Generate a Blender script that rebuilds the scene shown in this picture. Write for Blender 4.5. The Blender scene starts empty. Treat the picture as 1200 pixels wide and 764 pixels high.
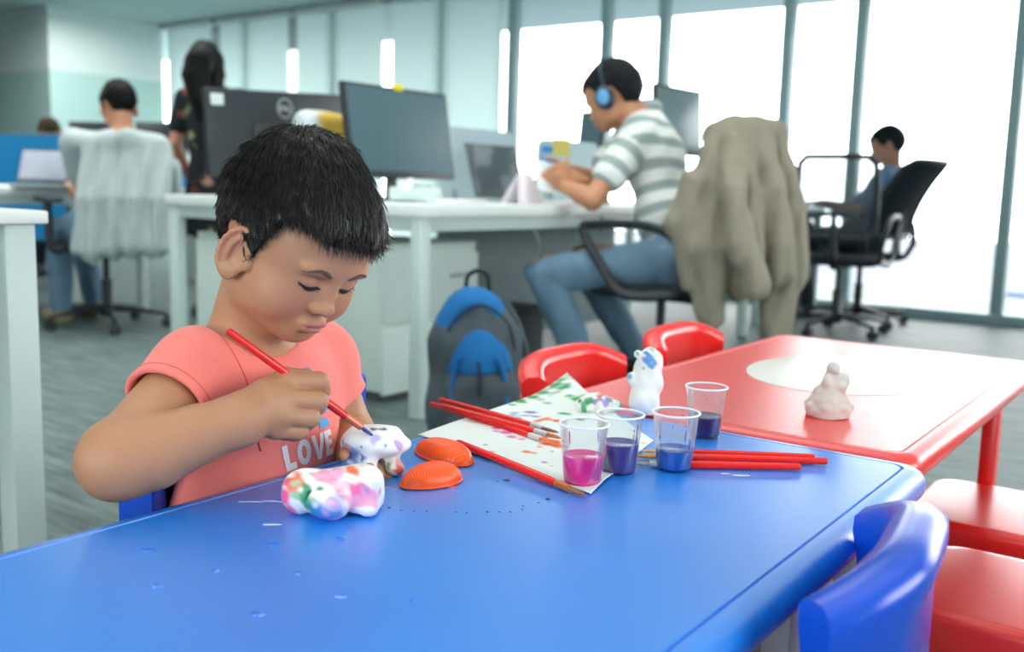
import bpy, bmesh, math, random
import numpy as np
import openvdb
from mathutils import Vector, Matrix
from mathutils.bvhtree import BVHTree

random.seed(7)
RNG = np.random.default_rng(7)
SC = bpy.context.scene
COL = SC.collection

# ------------------------------------------------------------------ camera
FPX = 1164.1
YAW, PITCH, ROLL = math.radians(35.754), math.radians(7.843), math.radians(1.581)
CLOC = np.array([0.0, 0.0, 0.80])
def _cam_rows():
    cy, sy, cp, sp = math.cos(YAW), math.sin(YAW), math.cos(PITCH), math.sin(PITCH)
    f = np.array([-sy*cp, cy*cp, -sp]); r = np.array([cy, sy, 0.0]); u = np.cross(r, f)
    c, s = math.cos(ROLL), math.sin(ROLL)
    return np.array([c*r+s*u, -s*r+c*u, f])
CM = _cam_rows()
cam_data = bpy.data.cameras.new('camera')
cam = bpy.data.objects.new('camera', cam_data); COL.objects.link(cam)
mw = Matrix.Identity(4)
for i in range(3):
    mw[i][0], mw[i][1], mw[i][2], mw[i][3] = CM[0][i], CM[1][i], -CM[2][i], CLOC[i]
cam.matrix_world = mw
cam_data.sensor_width = 36.0
cam_data.lens = FPX/1200.0*36.0
cam_data.clip_start = 0.02
cam_data.clip_end = 400
cam_data.dof.use_dof = True
cam_data.dof.focus_distance = 1.13
cam_data.dof.aperture_fstop = 4.0
SC.camera = cam

# ------------------------------------------------------------------ world, light, exposure
SC.view_settings.view_transform = 'Standard'
SC.view_settings.look = 'None'
SC.view_settings.exposure = 0.12
SC.view_settings.gamma = 1.0
SC.view_settings.use_curve_mapping = False
SC.cycles.use_denoising = True
SC.cycles.max_bounces = 8
SC.cycles.transparent_max_bounces = 16
SC.cycles.caustics_reflective = False
SC.cycles.caustics_refractive = False
W = bpy.data.worlds.new('bright_overcast_sky'); SC.world = W
W.use_nodes = True
wn = W.node_tree.nodes; wl = W.node_tree.links
bg = wn['Background']
tc = wn.new('ShaderNodeTexCoord'); sx = wn.new('ShaderNodeSeparateXYZ'); cr = wn.new('ShaderNodeValToRGB')
mp = wn.new('ShaderNodeMapRange'); mp.inputs['From Min'].default_value = -0.3; mp.inputs['From Max'].default_value = 0.6
wl.new(tc.outputs['Generated'], sx.inputs[0]); wl.new(sx.outputs['Z'], mp.inputs[0]); wl.new(mp.outputs[0], cr.inputs[0])
cr.color_ramp.elements[0].color = (0.93, 0.95, 0.96, 1); cr.color_ramp.elements[1].color = (1.0, 1.0, 1.0, 1)
wl.new(cr.outputs[0], bg.inputs['Color'])
bg.inputs['Strength'].default_value = 8.0

def area(name, loc, size, energy, rot=(0, 0, 0), color=(1, 1, 1), spread=115):
    l = bpy.data.lights.new(name, 'AREA'); l.shape = 'RECTANGLE'; l.size, l.size_y = size
    l.energy = energy; l.spread = math.radians(spread); l.color = color
    o = bpy.data.objects.new(name, l); COL.objects.link(o); o.location = loc; o.rotation_euler = rot
    return o
# added area lights at ceiling height, out of view, to brighten the office
for i, (lx, ly, e, sp) in enumerate([(-2.6, 2.2, 30, 115), (-4.8, 3.2, 50, 115), (-8.9, 5.4, 58, 172), (-8.6, 2.6, 42, 172), (-1.0, 3.8, 20, 115), (-4.4, 0.6, 35, 115), (0.8, -1.6, 15, 115), (-0.6, 1.0, 8, 115)]):
    area('ceiling_fill_light', (lx, ly, 2.52), (3.4, 2.2) if sp < 150 else (1.6, 1.6), e, color=(1.0, 0.98, 0.94), spread=sp)

# ------------------------------------------------------------------ helpers: pixel rays onto real planes of the room
def _ray(x, y): return CM.T @ np.array([(x-600)/FPX, (382-y)/FPX, 1.0])
def Zp(x, y, z): d = _ray(x, y); return CLOC + d*(z-CLOC[2])/d[2]
def Yp(x, y, Y): d = _ray(x, y); return CLOC + d*(Y-CLOC[1])/d[1]
def Xp(x, y, X): d = _ray(x, y); return CLOC + d*(X-CLOC[0])/d[0]
def D(x, y, dep): return CLOC + _ray(x, y)*dep
V3 = lambda *a: np.array(a, float)
def unit(v): v = np.asarray(v, float); return v/np.linalg.norm(v)

# ------------------------------------------------------------------ materials
def lin(h):
    if isinstance(h, str):
        h = h.lstrip('#'); h = [int(h[i:i+2], 16)/255 for i in (0, 2, 4)]
        return tuple(c/12.92 if c <= .04045 else ((c+.055)/1.055)**2.4 for c in h)
    return tuple(h)
_M = {}
def mat(name, col, rough=.5, spec=.5, metal=0.0, var=.06, vscale=14.0, bump=0.0, bscale=120.0, sss=0.0, attr=None, coat=0.0, stretch=None, sheen=0.0):
    if name in _M: return _M[name]
    m = bpy.data.materials.new(name); m.use_nodes = True
    n, l = m.node_tree.nodes, m.node_tree.links
    b = n['Principled BSDF']
    b.inputs['Roughness'].default_value = rough
    b.inputs['Specular IOR Level'].default_value = spec
    b.inputs['Metallic'].default_value = metal
    b.inputs['Coat Weight'].default_value = coat
    b.inputs['Coat Roughness'].default_value = .3
    if sheen: b.inputs['Sheen Weight'].default_value = sheen
    if sss:
        b.inputs['Subsurface Weight'].default_value = sss
        b.inputs['Subsurface Radius'].default_value = (1.0, .35, .2)
        b.inputs['Subsurface Scale'].default_value = .006
    c = lin(col) if col is not None else (1, 1, 1)
    t = n.new('ShaderNodeTexCoord')
    mpn = n.new('ShaderNodeMapping'); l.new(t.outputs['Object'], mpn.inputs[0])
    if stretch: mpn.inputs['Scale'].default_value = stretch
    nz = n.new('ShaderNodeTexNoise'); nz.inputs['Scale'].default_value = vscale; nz.inputs['Detail'].default_value = 4
    l.new(mpn.outputs[0], nz.inputs['Vector'])
    mr = n.new('ShaderNodeMapRange'); mr.inputs['From Min'].default_value = .25; mr.inputs['From Max'].default_value = .75
    mr.inputs['To Min'].default_value = 1-var; mr.inputs['To Max'].default_value = 1+var
    l.new(nz.outputs['Fac'], mr.inputs[0])
    mx = n.new('ShaderNodeVectorMath'); mx.operation = 'SCALE'
    if attr:
        a = n.new('ShaderNodeAttribute'); a.attribute_name = attr; l.new(a.outputs['Color'], mx.inputs[0])
    else:
        mx.inputs[0].default_value = c
    l.new(mr.outputs[0], mx.inputs['Scale'])
    l.new(mx.outputs[0], b.inputs['Base Color'])
    if bump:
        n2 = n.new('ShaderNodeTexNoise'); n2.inputs['Scale'].default_value = bscale; n2.inputs['Detail'].default_value = 3
        l.new(mpn.outputs[0], n2.inputs['Vector'])
        bp = n.new('ShaderNodeBump'); bp.inputs['Strength'].default_value = bump; bp.inputs['Distance'].default_value = .3/bscale
        l.new(n2.outputs['Fac'], bp.inputs['Height']); l.new(bp.outputs[0], b.inputs['Normal'])
    _M[name] = m
    return m
def clear_mat(name, tint, fac_tr=.85, rough=.08, diff=(.95, .96, .97), gloss=.85):
    """thin clear plastic or glass: see-through, with a little haze and a gloss that follows the angle"""
    if name in _M: return _M[name]
    m = bpy.data.materials.new(name); m.use_nodes = True
    n, l = m.node_tree.nodes, m.node_tree.links
    n.remove(n['Principled BSDF'])
    tr = n.new('ShaderNodeBsdfTransparent'); tr.inputs[0].default_value = (*tint, 1)
    df = n.new('ShaderNodeBsdfTranslucent'); df.inputs[0].default_value = (*diff, 1)
    gl = n.new('ShaderNodeBsdfGlossy'); gl.inputs['Roughness'].default_value = rough
    m1 = n.new('ShaderNodeMixShader'); m1.inputs[0].default_value = fac_tr
    l.new(df.outputs[0], m1.inputs[1]); l.new(tr.outputs[0], m1.inputs[2])
    fr = n.new('ShaderNodeFresnel'); fr.inputs[0].default_value = 1.4
    nz = n.new('ShaderNodeTexNoise'); nz.inputs['Scale'].default_value = 30
    ad = n.new('ShaderNodeMath'); ad.operation = 'MULTIPLY'; ad.inputs[1].default_value = gloss
    l.new(fr.outputs[0], ad.inputs[0])
    m2 = n.new('ShaderNodeMixShader'); l.new(ad.outputs[0], m2.inputs[0])
    l.new(m1.outputs[0], m2.inputs[1]); l.new(gl.outputs[0], m2.inputs[2])
    l.new(m2.outputs[0], n['Material Output'].inputs[0])
    _M[name] = m
    return m

# ------------------------------------------------------------------ objects
def thing(name, label, cat, loc=(0, 0, 0), rotz=0.0, group=None):
    o = bpy.data.objects.new(name, None); COL.objects.link(o)
    o.location = tuple(float(c) for c in loc); o.rotation_euler = (0, 0, rotz); o.empty_display_size = .05
    return tag(o, label, cat, group)
def tag(o, label=None, cat=None, group=None, kind=None):
    if label: o['label'] = label
    if cat: o['category'] = cat
    if group: o['group'] = group
    if kind: o['kind'] = kind
    return o
def top_of(o):
    while o.parent is not None: o = o.parent
    return o
def link_mesh(name, verts, faces, m, parent=None, world=False, smooth=True, colors=None):
    verts = np.asarray(verts, float).reshape(-1, 3)
    if world and parent is not None:
        r = top_of(parent); v = verts - np.array(r.location)
        a = -r.rotation_euler.z; c, s = math.cos(a), math.sin(a)
        verts = np.stack([c*v[:, 0]-s*v[:, 1], s*v[:, 0]+c*v[:, 1], v[:, 2]], 1)
    me = bpy.data.meshes.new(name)
    if isinstance(faces, np.ndarray):
        nf, k = faces.shape
        me.vertices.add(len(verts)); me.vertices.foreach_set('co', verts.ravel())
        me.loops.add(nf*k); me.loops.foreach_set('vertex_index', faces.ravel().astype(np.int32))
        me.polygons.add(nf); me.polygons.foreach_set('loop_start', np.arange(0, nf*k, k, dtype=np.int32))
        me.polygons.foreach_set('loop_total', np.full(nf, k, dtype=np.int32))
        me.update(calc_edges=True); me.validate()
    else:
        me.from_pydata([tuple(v) for v in verts], [], [tuple(int(i) for i in f) for f in faces]); me.update()
    if smooth: me.shade_smooth()
    if colors is not None:
        ca = me.color_attributes.new('Col', 'FLOAT_COLOR', 'POINT')
        c4 = np.ones((len(verts), 4), np.float32); c4[:, :3] = colors
        ca.data.foreach_set('color', c4.ravel())
    if m is not None: me.materials.append(m)
    o = bpy.data.objects.new(name, me); COL.objects.link(o)
    if parent is not None: o.parent = parent
    return o
def dup(root, loc, rotz, label=None, group=None):
    r = root.copy(); COL.objects.link(r); r.location = tuple(float(c) for c in loc); r.rotation_euler = (0, 0, rotz)
    if label: r['label'] = label
    if group: r['group'] = group
    for ch in list(root.children):
        c = ch.copy(); COL.objects.link(c); c.parent = r
        for g in list(ch.children):
            d = g.copy(); COL.objects.link(d); d.parent = c
    return r
def auto_smooth(o, deg=35):
    me = o.data; bm = bmesh.new(); bm.from_mesh(me)
    for f in bm.faces: f.smooth = True
    for e in bm.edges:
        if len(e.link_faces) == 2: e.smooth = e.calc_face_angle(0) < math.radians(deg)
    bm.to_mesh(me); bm.free(); return o

class MB:
    """collects boxes, bars, tubes and lathes into ONE mesh"""
    def __init__(s): s.v = []; s.f = []; s.n = 0
    def add(s, v, f):
        v = np.asarray(v, float).reshape(-1, 3); s.v.append(v); s.f += [tuple(int(i)+s.n for i in q) for q in f]; s.n += len(v); return s
    def box(s, c, size, bev=.004, seg=2, rz=0.0, M=None):
        bm = bmesh.new(); bmesh.ops.create_cube(bm, size=1.0)
        bmesh.ops.scale(bm, vec=Vector(size), verts=bm.verts)
        if bev > 0: bmesh.ops.bevel(bm, geom=list(bm.edges), offset=min(bev, min(size)*.49), segments=seg, profile=.5, affect='EDGES')
        m = Matrix.Translation(Vector(tuple(c))) @ (M if M is not None else Matrix.Rotation(rz, 4, 'Z'))
        bmesh.ops.transform(bm, matrix=m, verts=bm.verts)
        bm.verts.index_update()
        s.add([v.co[:] for v in bm.verts], [[v.index for v in f.verts] for f in bm.faces]); bm.free(); return s
    def loft(s, rings, cap=True, closed=False):
        k = len(rings[0]); v = np.concatenate([np.asarray(r, float) for r in rings]); f = []
        nr = len(rings)
        for i in range(nr if closed else nr-1):
            a, b = i*k, ((i+1) % nr)*k
            for j in range(k): f.append((a+j, a+(j+1) % k, b+(j+1) % k, b+j))
        if cap and not closed:
            f.append(tuple(range(k))[::-1]); f.append(tuple((nr-1)*k+j for j in range(k)))
        return s.add(v, f)
    def tube(s, pts, r, sides=10, cap=True, closed=False, flat=None, up=None):
        pts = [np.asarray(p, float) for p in pts]; n = len(pts)
        rr = r if hasattr(r, '__len__') else [r]*n
        rings = []; nrm = None
        for i in range(n):
            if closed: t = pts[(i+1) % n]-pts[i-1]
            else: t = pts[min(i+1, n-1)]-pts[max(i-1, 0)]
            t = t/(np.linalg.norm(t)+1e-12)
            if nrm is None:
                h = np.array(up, float) if up is not None else (np.array([0, 0, 1.]) if abs(t[2]) < .9 else np.array([1., 0, 0]))
                nrm = h - t*np.dot(h, t)
            else: nrm = nrm - t*np.dot(nrm, t)
            nrm = nrm/np.linalg.norm(nrm); bn = np.cross(t, nrm)
            a = np.linspace(0, 2*math.pi, sides, endpoint=False)
            fl = flat if flat else 1.0
            rings.append(pts[i] + rr[i]*(np.cos(a)[:, None]*nrm*fl + np.sin(a)[:, None]*bn))
        return s.loft(rings, cap, closed)
    def lathe(s, prof, c=(0, 0, 0), seg=28, sx=1.0, sy=1.0):
        a = np.linspace(0, 2*math.pi, seg, endpoint=False); rings = []
        for r, z in prof: rings.append(np.stack([c[0]+sx*r*np.cos(a), c[1]+sy*r*np.sin(a), np.full(seg, c[2]+z)], 1))
        return s.loft(rings, True)
    def prism(s, poly, z0, z1):
        p = np.asarray(poly, float); k = len(p)
        return s.loft([np.c_[p, np.full(k, z0)], np.c_[p, np.full(k, z1)]])
    def grid(s, P):
        P = np.asarray(P, float); a, b = P.shape[:2]; f = []
        for i in range(a-1):
            for j in range(b-1): f.append((i*b+j, (i+1)*b+j, (i+1)*b+j+1, i*b+j+1))
        return s.add(P.reshape(-1, 3), f)
    def xf(s, M):
        for i, v in enumerate(s.v): s.v[i] = np.array([(M @ Vector(p))[:] for p in v])
        return s
    def build(s, name, m, parent=None, world=False, deg=40, colors=None):
        o = link_mesh(name, np.concatenate(s.v), s.f, m, parent, world, colors=colors)
        bm = bmesh.new(); bm.from_mesh(o.data); bmesh.ops.recalc_face_normals(bm, faces=list(bm.faces)); bm.to_mesh(o.data); bm.free()
        return auto_smooth(o, deg)
def arc_pts(fn, n): return [np.array(fn(t), float) for t in np.linspace(0, 1, n)]
def spline(pts, n):
    P = np.asarray(pts, float); k = len(P); out = []
    for t in np.linspace(0, k-1, n):
        i = min(int(t), k-2); u = t-i
        p0, p1, p2, p3 = P[max(i-1, 0)], P[i], P[i+1], P[min(i+2, k-1)]
        out.append(.5*((2*p1)+(-p0+p2)*u+(2*p0-5*p1+4*p2-p3)*u*u+(-p0+3*p1-3*p2+p3)*u**3))
    return np.array(out)

# ------------------------------------------------------------------ sculpting with distance fields (smooth unions, meshed as one surface)
class SDF:
    def __init__(s): s.ops = []; s.fr = None; s.post = []
    def frame(s, R=None, t=None, sc=1.0): s.fr = None if R is None else (np.asarray(R, float), np.asarray(t, float), sc); return s
    def _add(s, fn, k, mode):
        fr = s.fr
        if fr is None: g = fn
        else:
            R, t, sc = fr; k = k*sc
            g = lambda p, R=R, t=t, sc=sc, fn=fn: fn(((p-t) @ R)/sc)*sc
        s.ops.append((g, k, mode)); return s
    def ell(s, c, r, k=.01, mode='u', R=None):
        c, r = np.asarray(c, float), np.asarray(r, float)*np.ones(3)
        def fn(p):
            q = p-c
            if R is not None: q = q @ np.asarray(R)
            a = q/r; k0 = np.sqrt((a*a).sum(1)); b = a/r; k1 = np.sqrt((b*b).sum(1))+1e-9
            return k0*(k0-1)/k1*(k0 > .3) + (k0 <= .3)*(k0-1)*r.min()
        return s._add(fn, k, mode)
    def cone(s, a, b, ra, rb, k=.01, mode='u'):
        a, b = np.asarray(a, float), np.asarray(b, float); ba = b-a; L = ba @ ba + 1e-12
        def fn(p):
            h = np.clip(((p-a) @ ba)/L, 0, 1)
            q = p-a-h[:, None]*ba
            return np.sqrt((q*q).sum(1)) - (ra+(rb-ra)*h)
        return s._add(fn, k, mode)
    def chain(s, pts, rs, k=.006, mode='u'):
        for i in range(len(pts)-1): s.cone(pts[i], pts[i+1], rs[i], rs[i+1], k if i == 0 else min(k, .003), mode)
        return s
    def box(s, c, h, r=.01, k=.01, mode='u', R=None):
        c, h = np.asarray(c, float), np.asarray(h, float)
        def fn(p):
            q = p-c
            if R is not None: q = q @ np.asarray(R)
            q = np.abs(q)-(h-r)
            return np.sqrt((np.maximum(q, 0)**2).sum(1)) + np.minimum(q.max(1), 0) - r
        return s._add(fn, k, mode)
    def half(s, pt, n, k=.002, mode='i'):
        """keep the side the normal points away from"""
        pt, n = np.asarray(pt, float), unit(n)
        return s._add(lambda p: (p-pt) @ n, k, mode)
    def fn(s, f, k=.004, mode='u'): return s._add(f, k, mode)
    def noise(s, amp, freq, seed=0, stretch=(1, 1, 1)):
        r = np.random.default_rng(seed); W = r.normal(size=(5, 3))*freq*np.asarray(stretch); ph = r.uniform(0, 6.28, 5)
        s.post.append(lambda p, d: d + amp*np.sin(p @ W.T + ph).sum(1)/2.2); return s
    def warp(s, f): s.post.append(f); return s
    def ev(s, p):
        d = None
        for g, k, mode in s.ops:
            e = g(p)
            if d is None: d = e; continue
            if mode == 'u':
                h = np.maximum(k-np.abs(d-e), 0)/max(k, 1e-9); d = np.minimum(d, e) - h*h*k*.25
            elif mode == 's':
                h = np.maximum(k-np.abs(-e-d), 0)/max(k, 1e-9); d = np.maximum(d, -e) + h*h*k*.25
            else:
                h = np.maximum(k-np.abs(e-d), 0)/max(k, 1e-9); d = np.maximum(d, e) + h*h*k*.25
        for f in s.post: d = f(p, d)
        return d
    def mesh(s, lo, hi, vox, slack=1.7):
        lo = np.asarray(lo, float); hi = np.asarray(hi, float); B = 8
        nb = np.ceil((hi-lo)/(vox*B)).astype(int); dims = nb*B
        bi = np.stack(np.meshgrid(*[np.arange(n) for n in nb], indexing='ij'), -1).reshape(-1, 3)
        ctr = lo + (bi*B + (B-1)/2)*vox
        dc = np.concatenate([s.ev(c) for c in np.array_split(ctr, max(1, len(ctr)//120000))])
        arr = np.empty(dims, np.float32)
        a6 = arr.reshape(nb[0], B, nb[1], B, nb[2], B)
        a6[:] = np.where(dc > 0, vox*3, -vox*3).reshape(nb[0], 1, nb[1], 1, nb[2], 1)
        act = np.where(np.abs(dc) < vox*B*.87*slack + vox*2)[0]
        off = np.stack(np.meshgrid(*[np.arange(B)]*3, indexing='ij'), -1).reshape(-1, 3)*vox
        for ch in np.array_split(act, max(1, len(act)//300)):
            base = lo + bi[ch]*B*vox
            d = s.ev((base[:, None, :] + off[None]).reshape(-1, 3)).reshape(-1, B, B, B)
            for q, i in enumerate(ch): a6[bi[i][0], :, bi[i][1], :, bi[i][2], :] = d[q]
        g = openvdb.FloatGrid(vox*3); g.copyFromArray(arr)
        pts, quads = g.convertToQuads(isovalue=0.0)
        return lo + np.asarray(pts, float)*vox, np.asarray(quads)[:, ::-1]
def sdf_obj(name, S, lo, hi, vox, m, parent=None, world=True, color=None, slack=1.7):
    v, q = S.mesh(lo, hi, vox, slack)
    used = np.zeros(len(v), bool); used[q.ravel()] = True
    idx = np.cumsum(used)-1; v = v[used]; q = idx[q]
    # light relaxation takes the grid steps out
    cols = color(v) if color is not None else None
    o = link_mesh(name, v, q, m, parent, world, True, cols)
    return o
def blobs(base, spots, freq=60.0, soft=.25, seed=1):
    """paint daubs: each spot is (centre, radius, colour); ragged edges from a smooth wobble"""
    r = np.random.default_rng(seed); Wv = r.normal(size=(6, 3))*freq; ph = r.uniform(0, 6.28, 6)
    base = np.array(lin(base))
    sp = [(np.asarray(c, float), rad, np.array(lin(k))) for c, rad, k in spots]
    def f(p):
        w = np.sin(p @ Wv.T + ph).sum(1)/6*.9
        c = np.tile(base, (len(p), 1))
        for cc, rad, k in sp:
            d = np.sqrt(((p-cc)**2).sum(1))/rad + w
            a = np.clip((1-d)/soft, 0, 1)[:, None]*.92
            c = c*(1-a)+k*a
        return c
    return f
# ================================================================== THE SETTING
CEIL, YW, XL = 2.56, 7.17, -10.24
def struct(name, mb, m, world=True): return tag(mb.build(name, m), kind='structure')
def carpet():
    m = mat('carpet', '#6f7f7e', rough=.6, spec=.28, var=.10, vscale=3, bump=.4, bscale=240)
    n, l = m.node_tree.nodes, m.node_tree.links
    b = n['Principled BSDF']
    t = n.new('ShaderNodeTexCoord'); mpn = n.new('ShaderNodeMapping'); mpn.inputs['Scale'].default_value = (1.6, 16, 1)
    l.new(t.outputs['Object'], mpn.inputs[0])
    nz = n.new('ShaderNodeTexNoise'); nz.inputs['Scale'].default_value = 2.2; nz.inputs['Detail'].default_value = 6; nz.inputs['Roughness'].default_value = .65
    l.new(mpn.outputs[0], nz.inputs['Vector'])
    cr = n.new('ShaderNodeValToRGB'); l.new(nz.outputs['Fac'], cr.inputs[0])
    cr.color_ramp.elements[0].position = .34; cr.color_ramp.elements[0].color = (*lin('#3f4e4e'), 1)
    cr.color_ramp.elements[1].position = .66; cr.color_ramp.elements[1].color = (*lin('#6f8281'), 1)
    l.new(cr.outputs[0], b.inputs['Base Color'])
    return m
struct('floor', MB().box((-6, 3.0, -.05), (18, 12.6, .1), 0), carpet())
struct('ceiling', MB().box((-6, 3.0, CEIL+.05), (18, 12.6, .1), 0), mat('ceiling_white', '#bccfce', rough=.9, var=.02))
def two_tone():
    m = mat('wall_two_tone', '#cfe0df', rough=.7, var=.02)
    n, l = m.node_tree.nodes, m.node_tree.links; b = n['Principled BSDF']
    t = n.new('ShaderNodeTexCoord'); s = n.new('ShaderNodeSeparateXYZ'); l.new(t.outputs['Object'], s.inputs[0])
    cr = n.new('ShaderNodeValToRGB'); g = n.new('ShaderNodeMath'); g.operation = 'DIVIDE'; g.inputs[1].default_value = CEIL
    l.new(s.outputs['Z'], g.inputs[0]); l.new(g.outputs[0], cr.inputs[0])
    cr.color_ramp.elements[0].position = .745; cr.color_ramp.elements[0].color = (*lin('#b0d2ce'), 1)
    cr.color_ramp.elements[1].position = .752; cr.color_ramp.elements[1].color = (*lin('#d6e6e4'), 1)
    l.new(cr.outputs[0], b.inputs['Base Color']); return m
yc = Xp(57, 60, XL)[1]
struct('wall_left', MB().box(((XL-14)/2, (yc+YW)/2, CEIL/2), (14+XL, YW-yc, CEIL), 0), two_tone())
struct('wall_far_left', MB().box((-14.05, 2.0, CEIL/2), (.1, 10.4, CEIL), 0), mat('wall_paint', '#c3d8d6', rough=.7, var=.02))
WP_ = mat('wall_paint', '#c3d8d6', rough=.7, var=.02)
BX0, BX1, BZ0, BZ1 = -3.2, 1.6, .85, 2.25          # added window band behind the camera, unseen, lets in light for the boy
struct('wall_back', MB().box((-6, -3.25, BZ0/2), (18, .1, BZ0), 0).box((-6, -3.25, (BZ1+CEIL)/2), (18, .1, CEIL-BZ1), 0)
       .box(((BX0-15)/2, -3.25, (BZ0+BZ1)/2), (15+BX0, .1, BZ1-BZ0), 0).box(((BX1+3)/2, -3.25, (BZ0+BZ1)/2), (3-BX1, .1, BZ1-BZ0), 0), WP_)
RY0, RY1, RZ0, RZ1 = .2, 3.8, .85, 2.3            # added window band in the right-hand wall, unseen, brightens sides facing it
struct('wall_right', MB().box((2.95, 2.0, RZ0/2), (.1, 10.4, RZ0), 0).box((2.95, 2.0, (RZ1+CEIL)/2), (.1, 10.4, CEIL-RZ1), 0)
       .box((2.95, (RY0-3.3)/2, (RZ0+RZ1)/2), (.1, RY0+3.3, RZ1-RZ0), 0).box((2.95, (RY1+7.2)/2, (RZ0+RZ1)/2), (.1, 7.2-RY1, RZ1-RZ0), 0), WP_)
FRM = mat('window_frame_grey', '#9cbcbe', rough=.45, var=.03)
# window wall: bottom rail, head and mullions
struct('trim_1', MB().box(((XL+2.8)/2, YW+.02, .035), (2.8-XL, .14, .07), .006), FRM)
struct('trim_2', MB().box(((XL+2.8)/2, YW+.02, CEIL-.03), (2.8-XL, .12, .06), .006), FRM)
mull = [XL+.16, -8.72, -7.4, -6.0, -5.24, -4.30, -3.776, -2.765, -2.24, -1.224, -.70, .32, .85, 1.87, 2.6]
for i, x in enumerate(mull):
    w = .075 if x > -5.3 else .05
    struct('trim_%d' % (i+3), MB().box((x, YW+.03, CEIL/2), (w, .12, CEIL-.1), .005), FRM)
GL = clear_mat('window_glass', (.985, .995, .995), fac_tr=1.0, rough=.0)
struct('window_20', MB().box(((BX0+BX1)/2, -3.25, (BZ0+BZ1)/2), (BX1-BX0, .008, BZ1-BZ0), 0), GL)  # pane of the added back opening, there for its daylight
for i, x in enumerate((BX0+.03, (BX0*2+BX1)/3, (BX0+BX1*2)/3, BX1-.03)): struct('trim_%d' % (30+i), MB().box((x, -3.25, (BZ0+BZ1)/2), (.06, .11, BZ1-BZ0), .004), FRM)
struct('window_21', MB().box((2.95, (RY0+RY1)/2, (RZ0+RZ1)/2), (.008, RY1-RY0, RZ1-RZ0), 0), GL)  # pane of the added right-hand opening, there for its daylight
for i, y in enumerate((RY0+.03, (RY0*2+RY1)/3, (RY0+RY1*2)/3, RY1-.03)): struct('trim_%d' % (40+i), MB().box((2.95, y, (RZ0+RZ1)/2), (.11, .06, RZ1-RZ0), .004), FRM)
for i in range(len(mull)-1):
    a, b = mull[i], mull[i+1]
    struct('window_%d' % (i+1), MB().box(((a+b)/2, YW+.05, CEIL/2), (b-a-.05, .008, CEIL-.12), 0), GL)
struct('baseboard_left', MB().box((XL+.008, (yc+YW)/2, .05), (.016, YW-yc-.2, .1), .003), mat('skirting', '#7f9a99', rough=.6))

# pale hazy town far below and behind the glass
ground = MB().box((0, 210, -14.2), (420, 400, .4), 0)
struct('ground_outside', ground, mat('pale_ground', '#686d74', rough=1, spec=0, var=.03, vscale=.05))
bm_ = mat('pale_render', '#4a5262', rough=1, spec=0, var=.03, vscale=.3)
for k, (px, py, dd, w, h, lab) in enumerate([(1128, 357, 120, 7, 3.2, 'low pale blue building in the haze left of the right window post'),
                                        (1152, 352, 130, 5, 8.0, 'taller pale block in the haze beside the right window post'),
                                        (1196, 348, 118, 4, 8.0, 'faint pale block in the haze right of the right window post')]):
    c = D(px, py, dd); r = thing('building', lab, 'building', (c[0], c[1], -14.0), .3, 'buildings in the haze outside')
    hh = c[2]+14.0
    MB().box((0, 0, hh/2), (w, 6, hh), .05).build('walls', bm_, r)
    MB().box((0, 0, hh+.2), (w*.9, 5, .4), .05).build('roof', bm_, r)

# ------------------------------------------------------------------ roller blinds
BL = mat('blind_fabric', '#a9c6c1', rough=.9, spec=.1, var=.03, vscale=4, bump=.2, bscale=300)
def _tl(m, f):
    n, l = m.node_tree.nodes, m.node_tree.links; b = n['Principled BSDF']; o = n['Material Output']
    t = n.new('ShaderNodeBsdfTranslucent'); t.inputs[0].default_value = (.62, .80, .77, 1)
    mx = n.new('ShaderNodeMixShader'); mx.inputs[0].default_value = f
    l.new(b.outputs[0], mx.inputs[1]); l.new(t.outputs[0], mx.inputs[2]); l.new(mx.outputs[0], o.inputs[0])
_tl(BL, .55)
bl_lab = ['roller blind in the far left corner, behind the standing woman', 'roller blind second from the corner, above the back of the dark monitor',
          'roller blind third from the corner, above the monitor with the yellow note', 'roller blind nearest the bare windows, above the laptop']
edges = [(197, 248), (258, 338), (348, 449), (459, 588)]
for (a, b), lab in zip(edges, bl_lab):
    xa, xb = Yp(a, 80, YW-.06)[0], Yp(b, 80, YW-.06)[0]
    r = thing('roller_blind', lab, 'blind', ((xa+xb)/2, YW-.06, 0), 0, 'roller blinds on the window wall')
    w = xb-xa
    P = [[(x, .004*math.sin(z*1.3+x*2), z) for z in np.linspace(.12, CEIL-.08, 14)] for x in np.linspace(-w/2, w/2, 10)]
    Q = [[(p[0], p[1]+.003, p[2]) for p in row] for row in P]
    MB().grid(P).build('fabric', BL, r)
    MB().tube([(-w/2, .0, CEIL-.045), (w/2, .0, CEIL-.045)], .035, 12).build('roller', mat('blind_tube', '#c9d8d6', rough=.5), r)
    MB().box((0, 0, .115), (w, .012, .03), .003).build('bottom_bar', mat('blind_tube', '#c9d8d6'), r)
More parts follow.
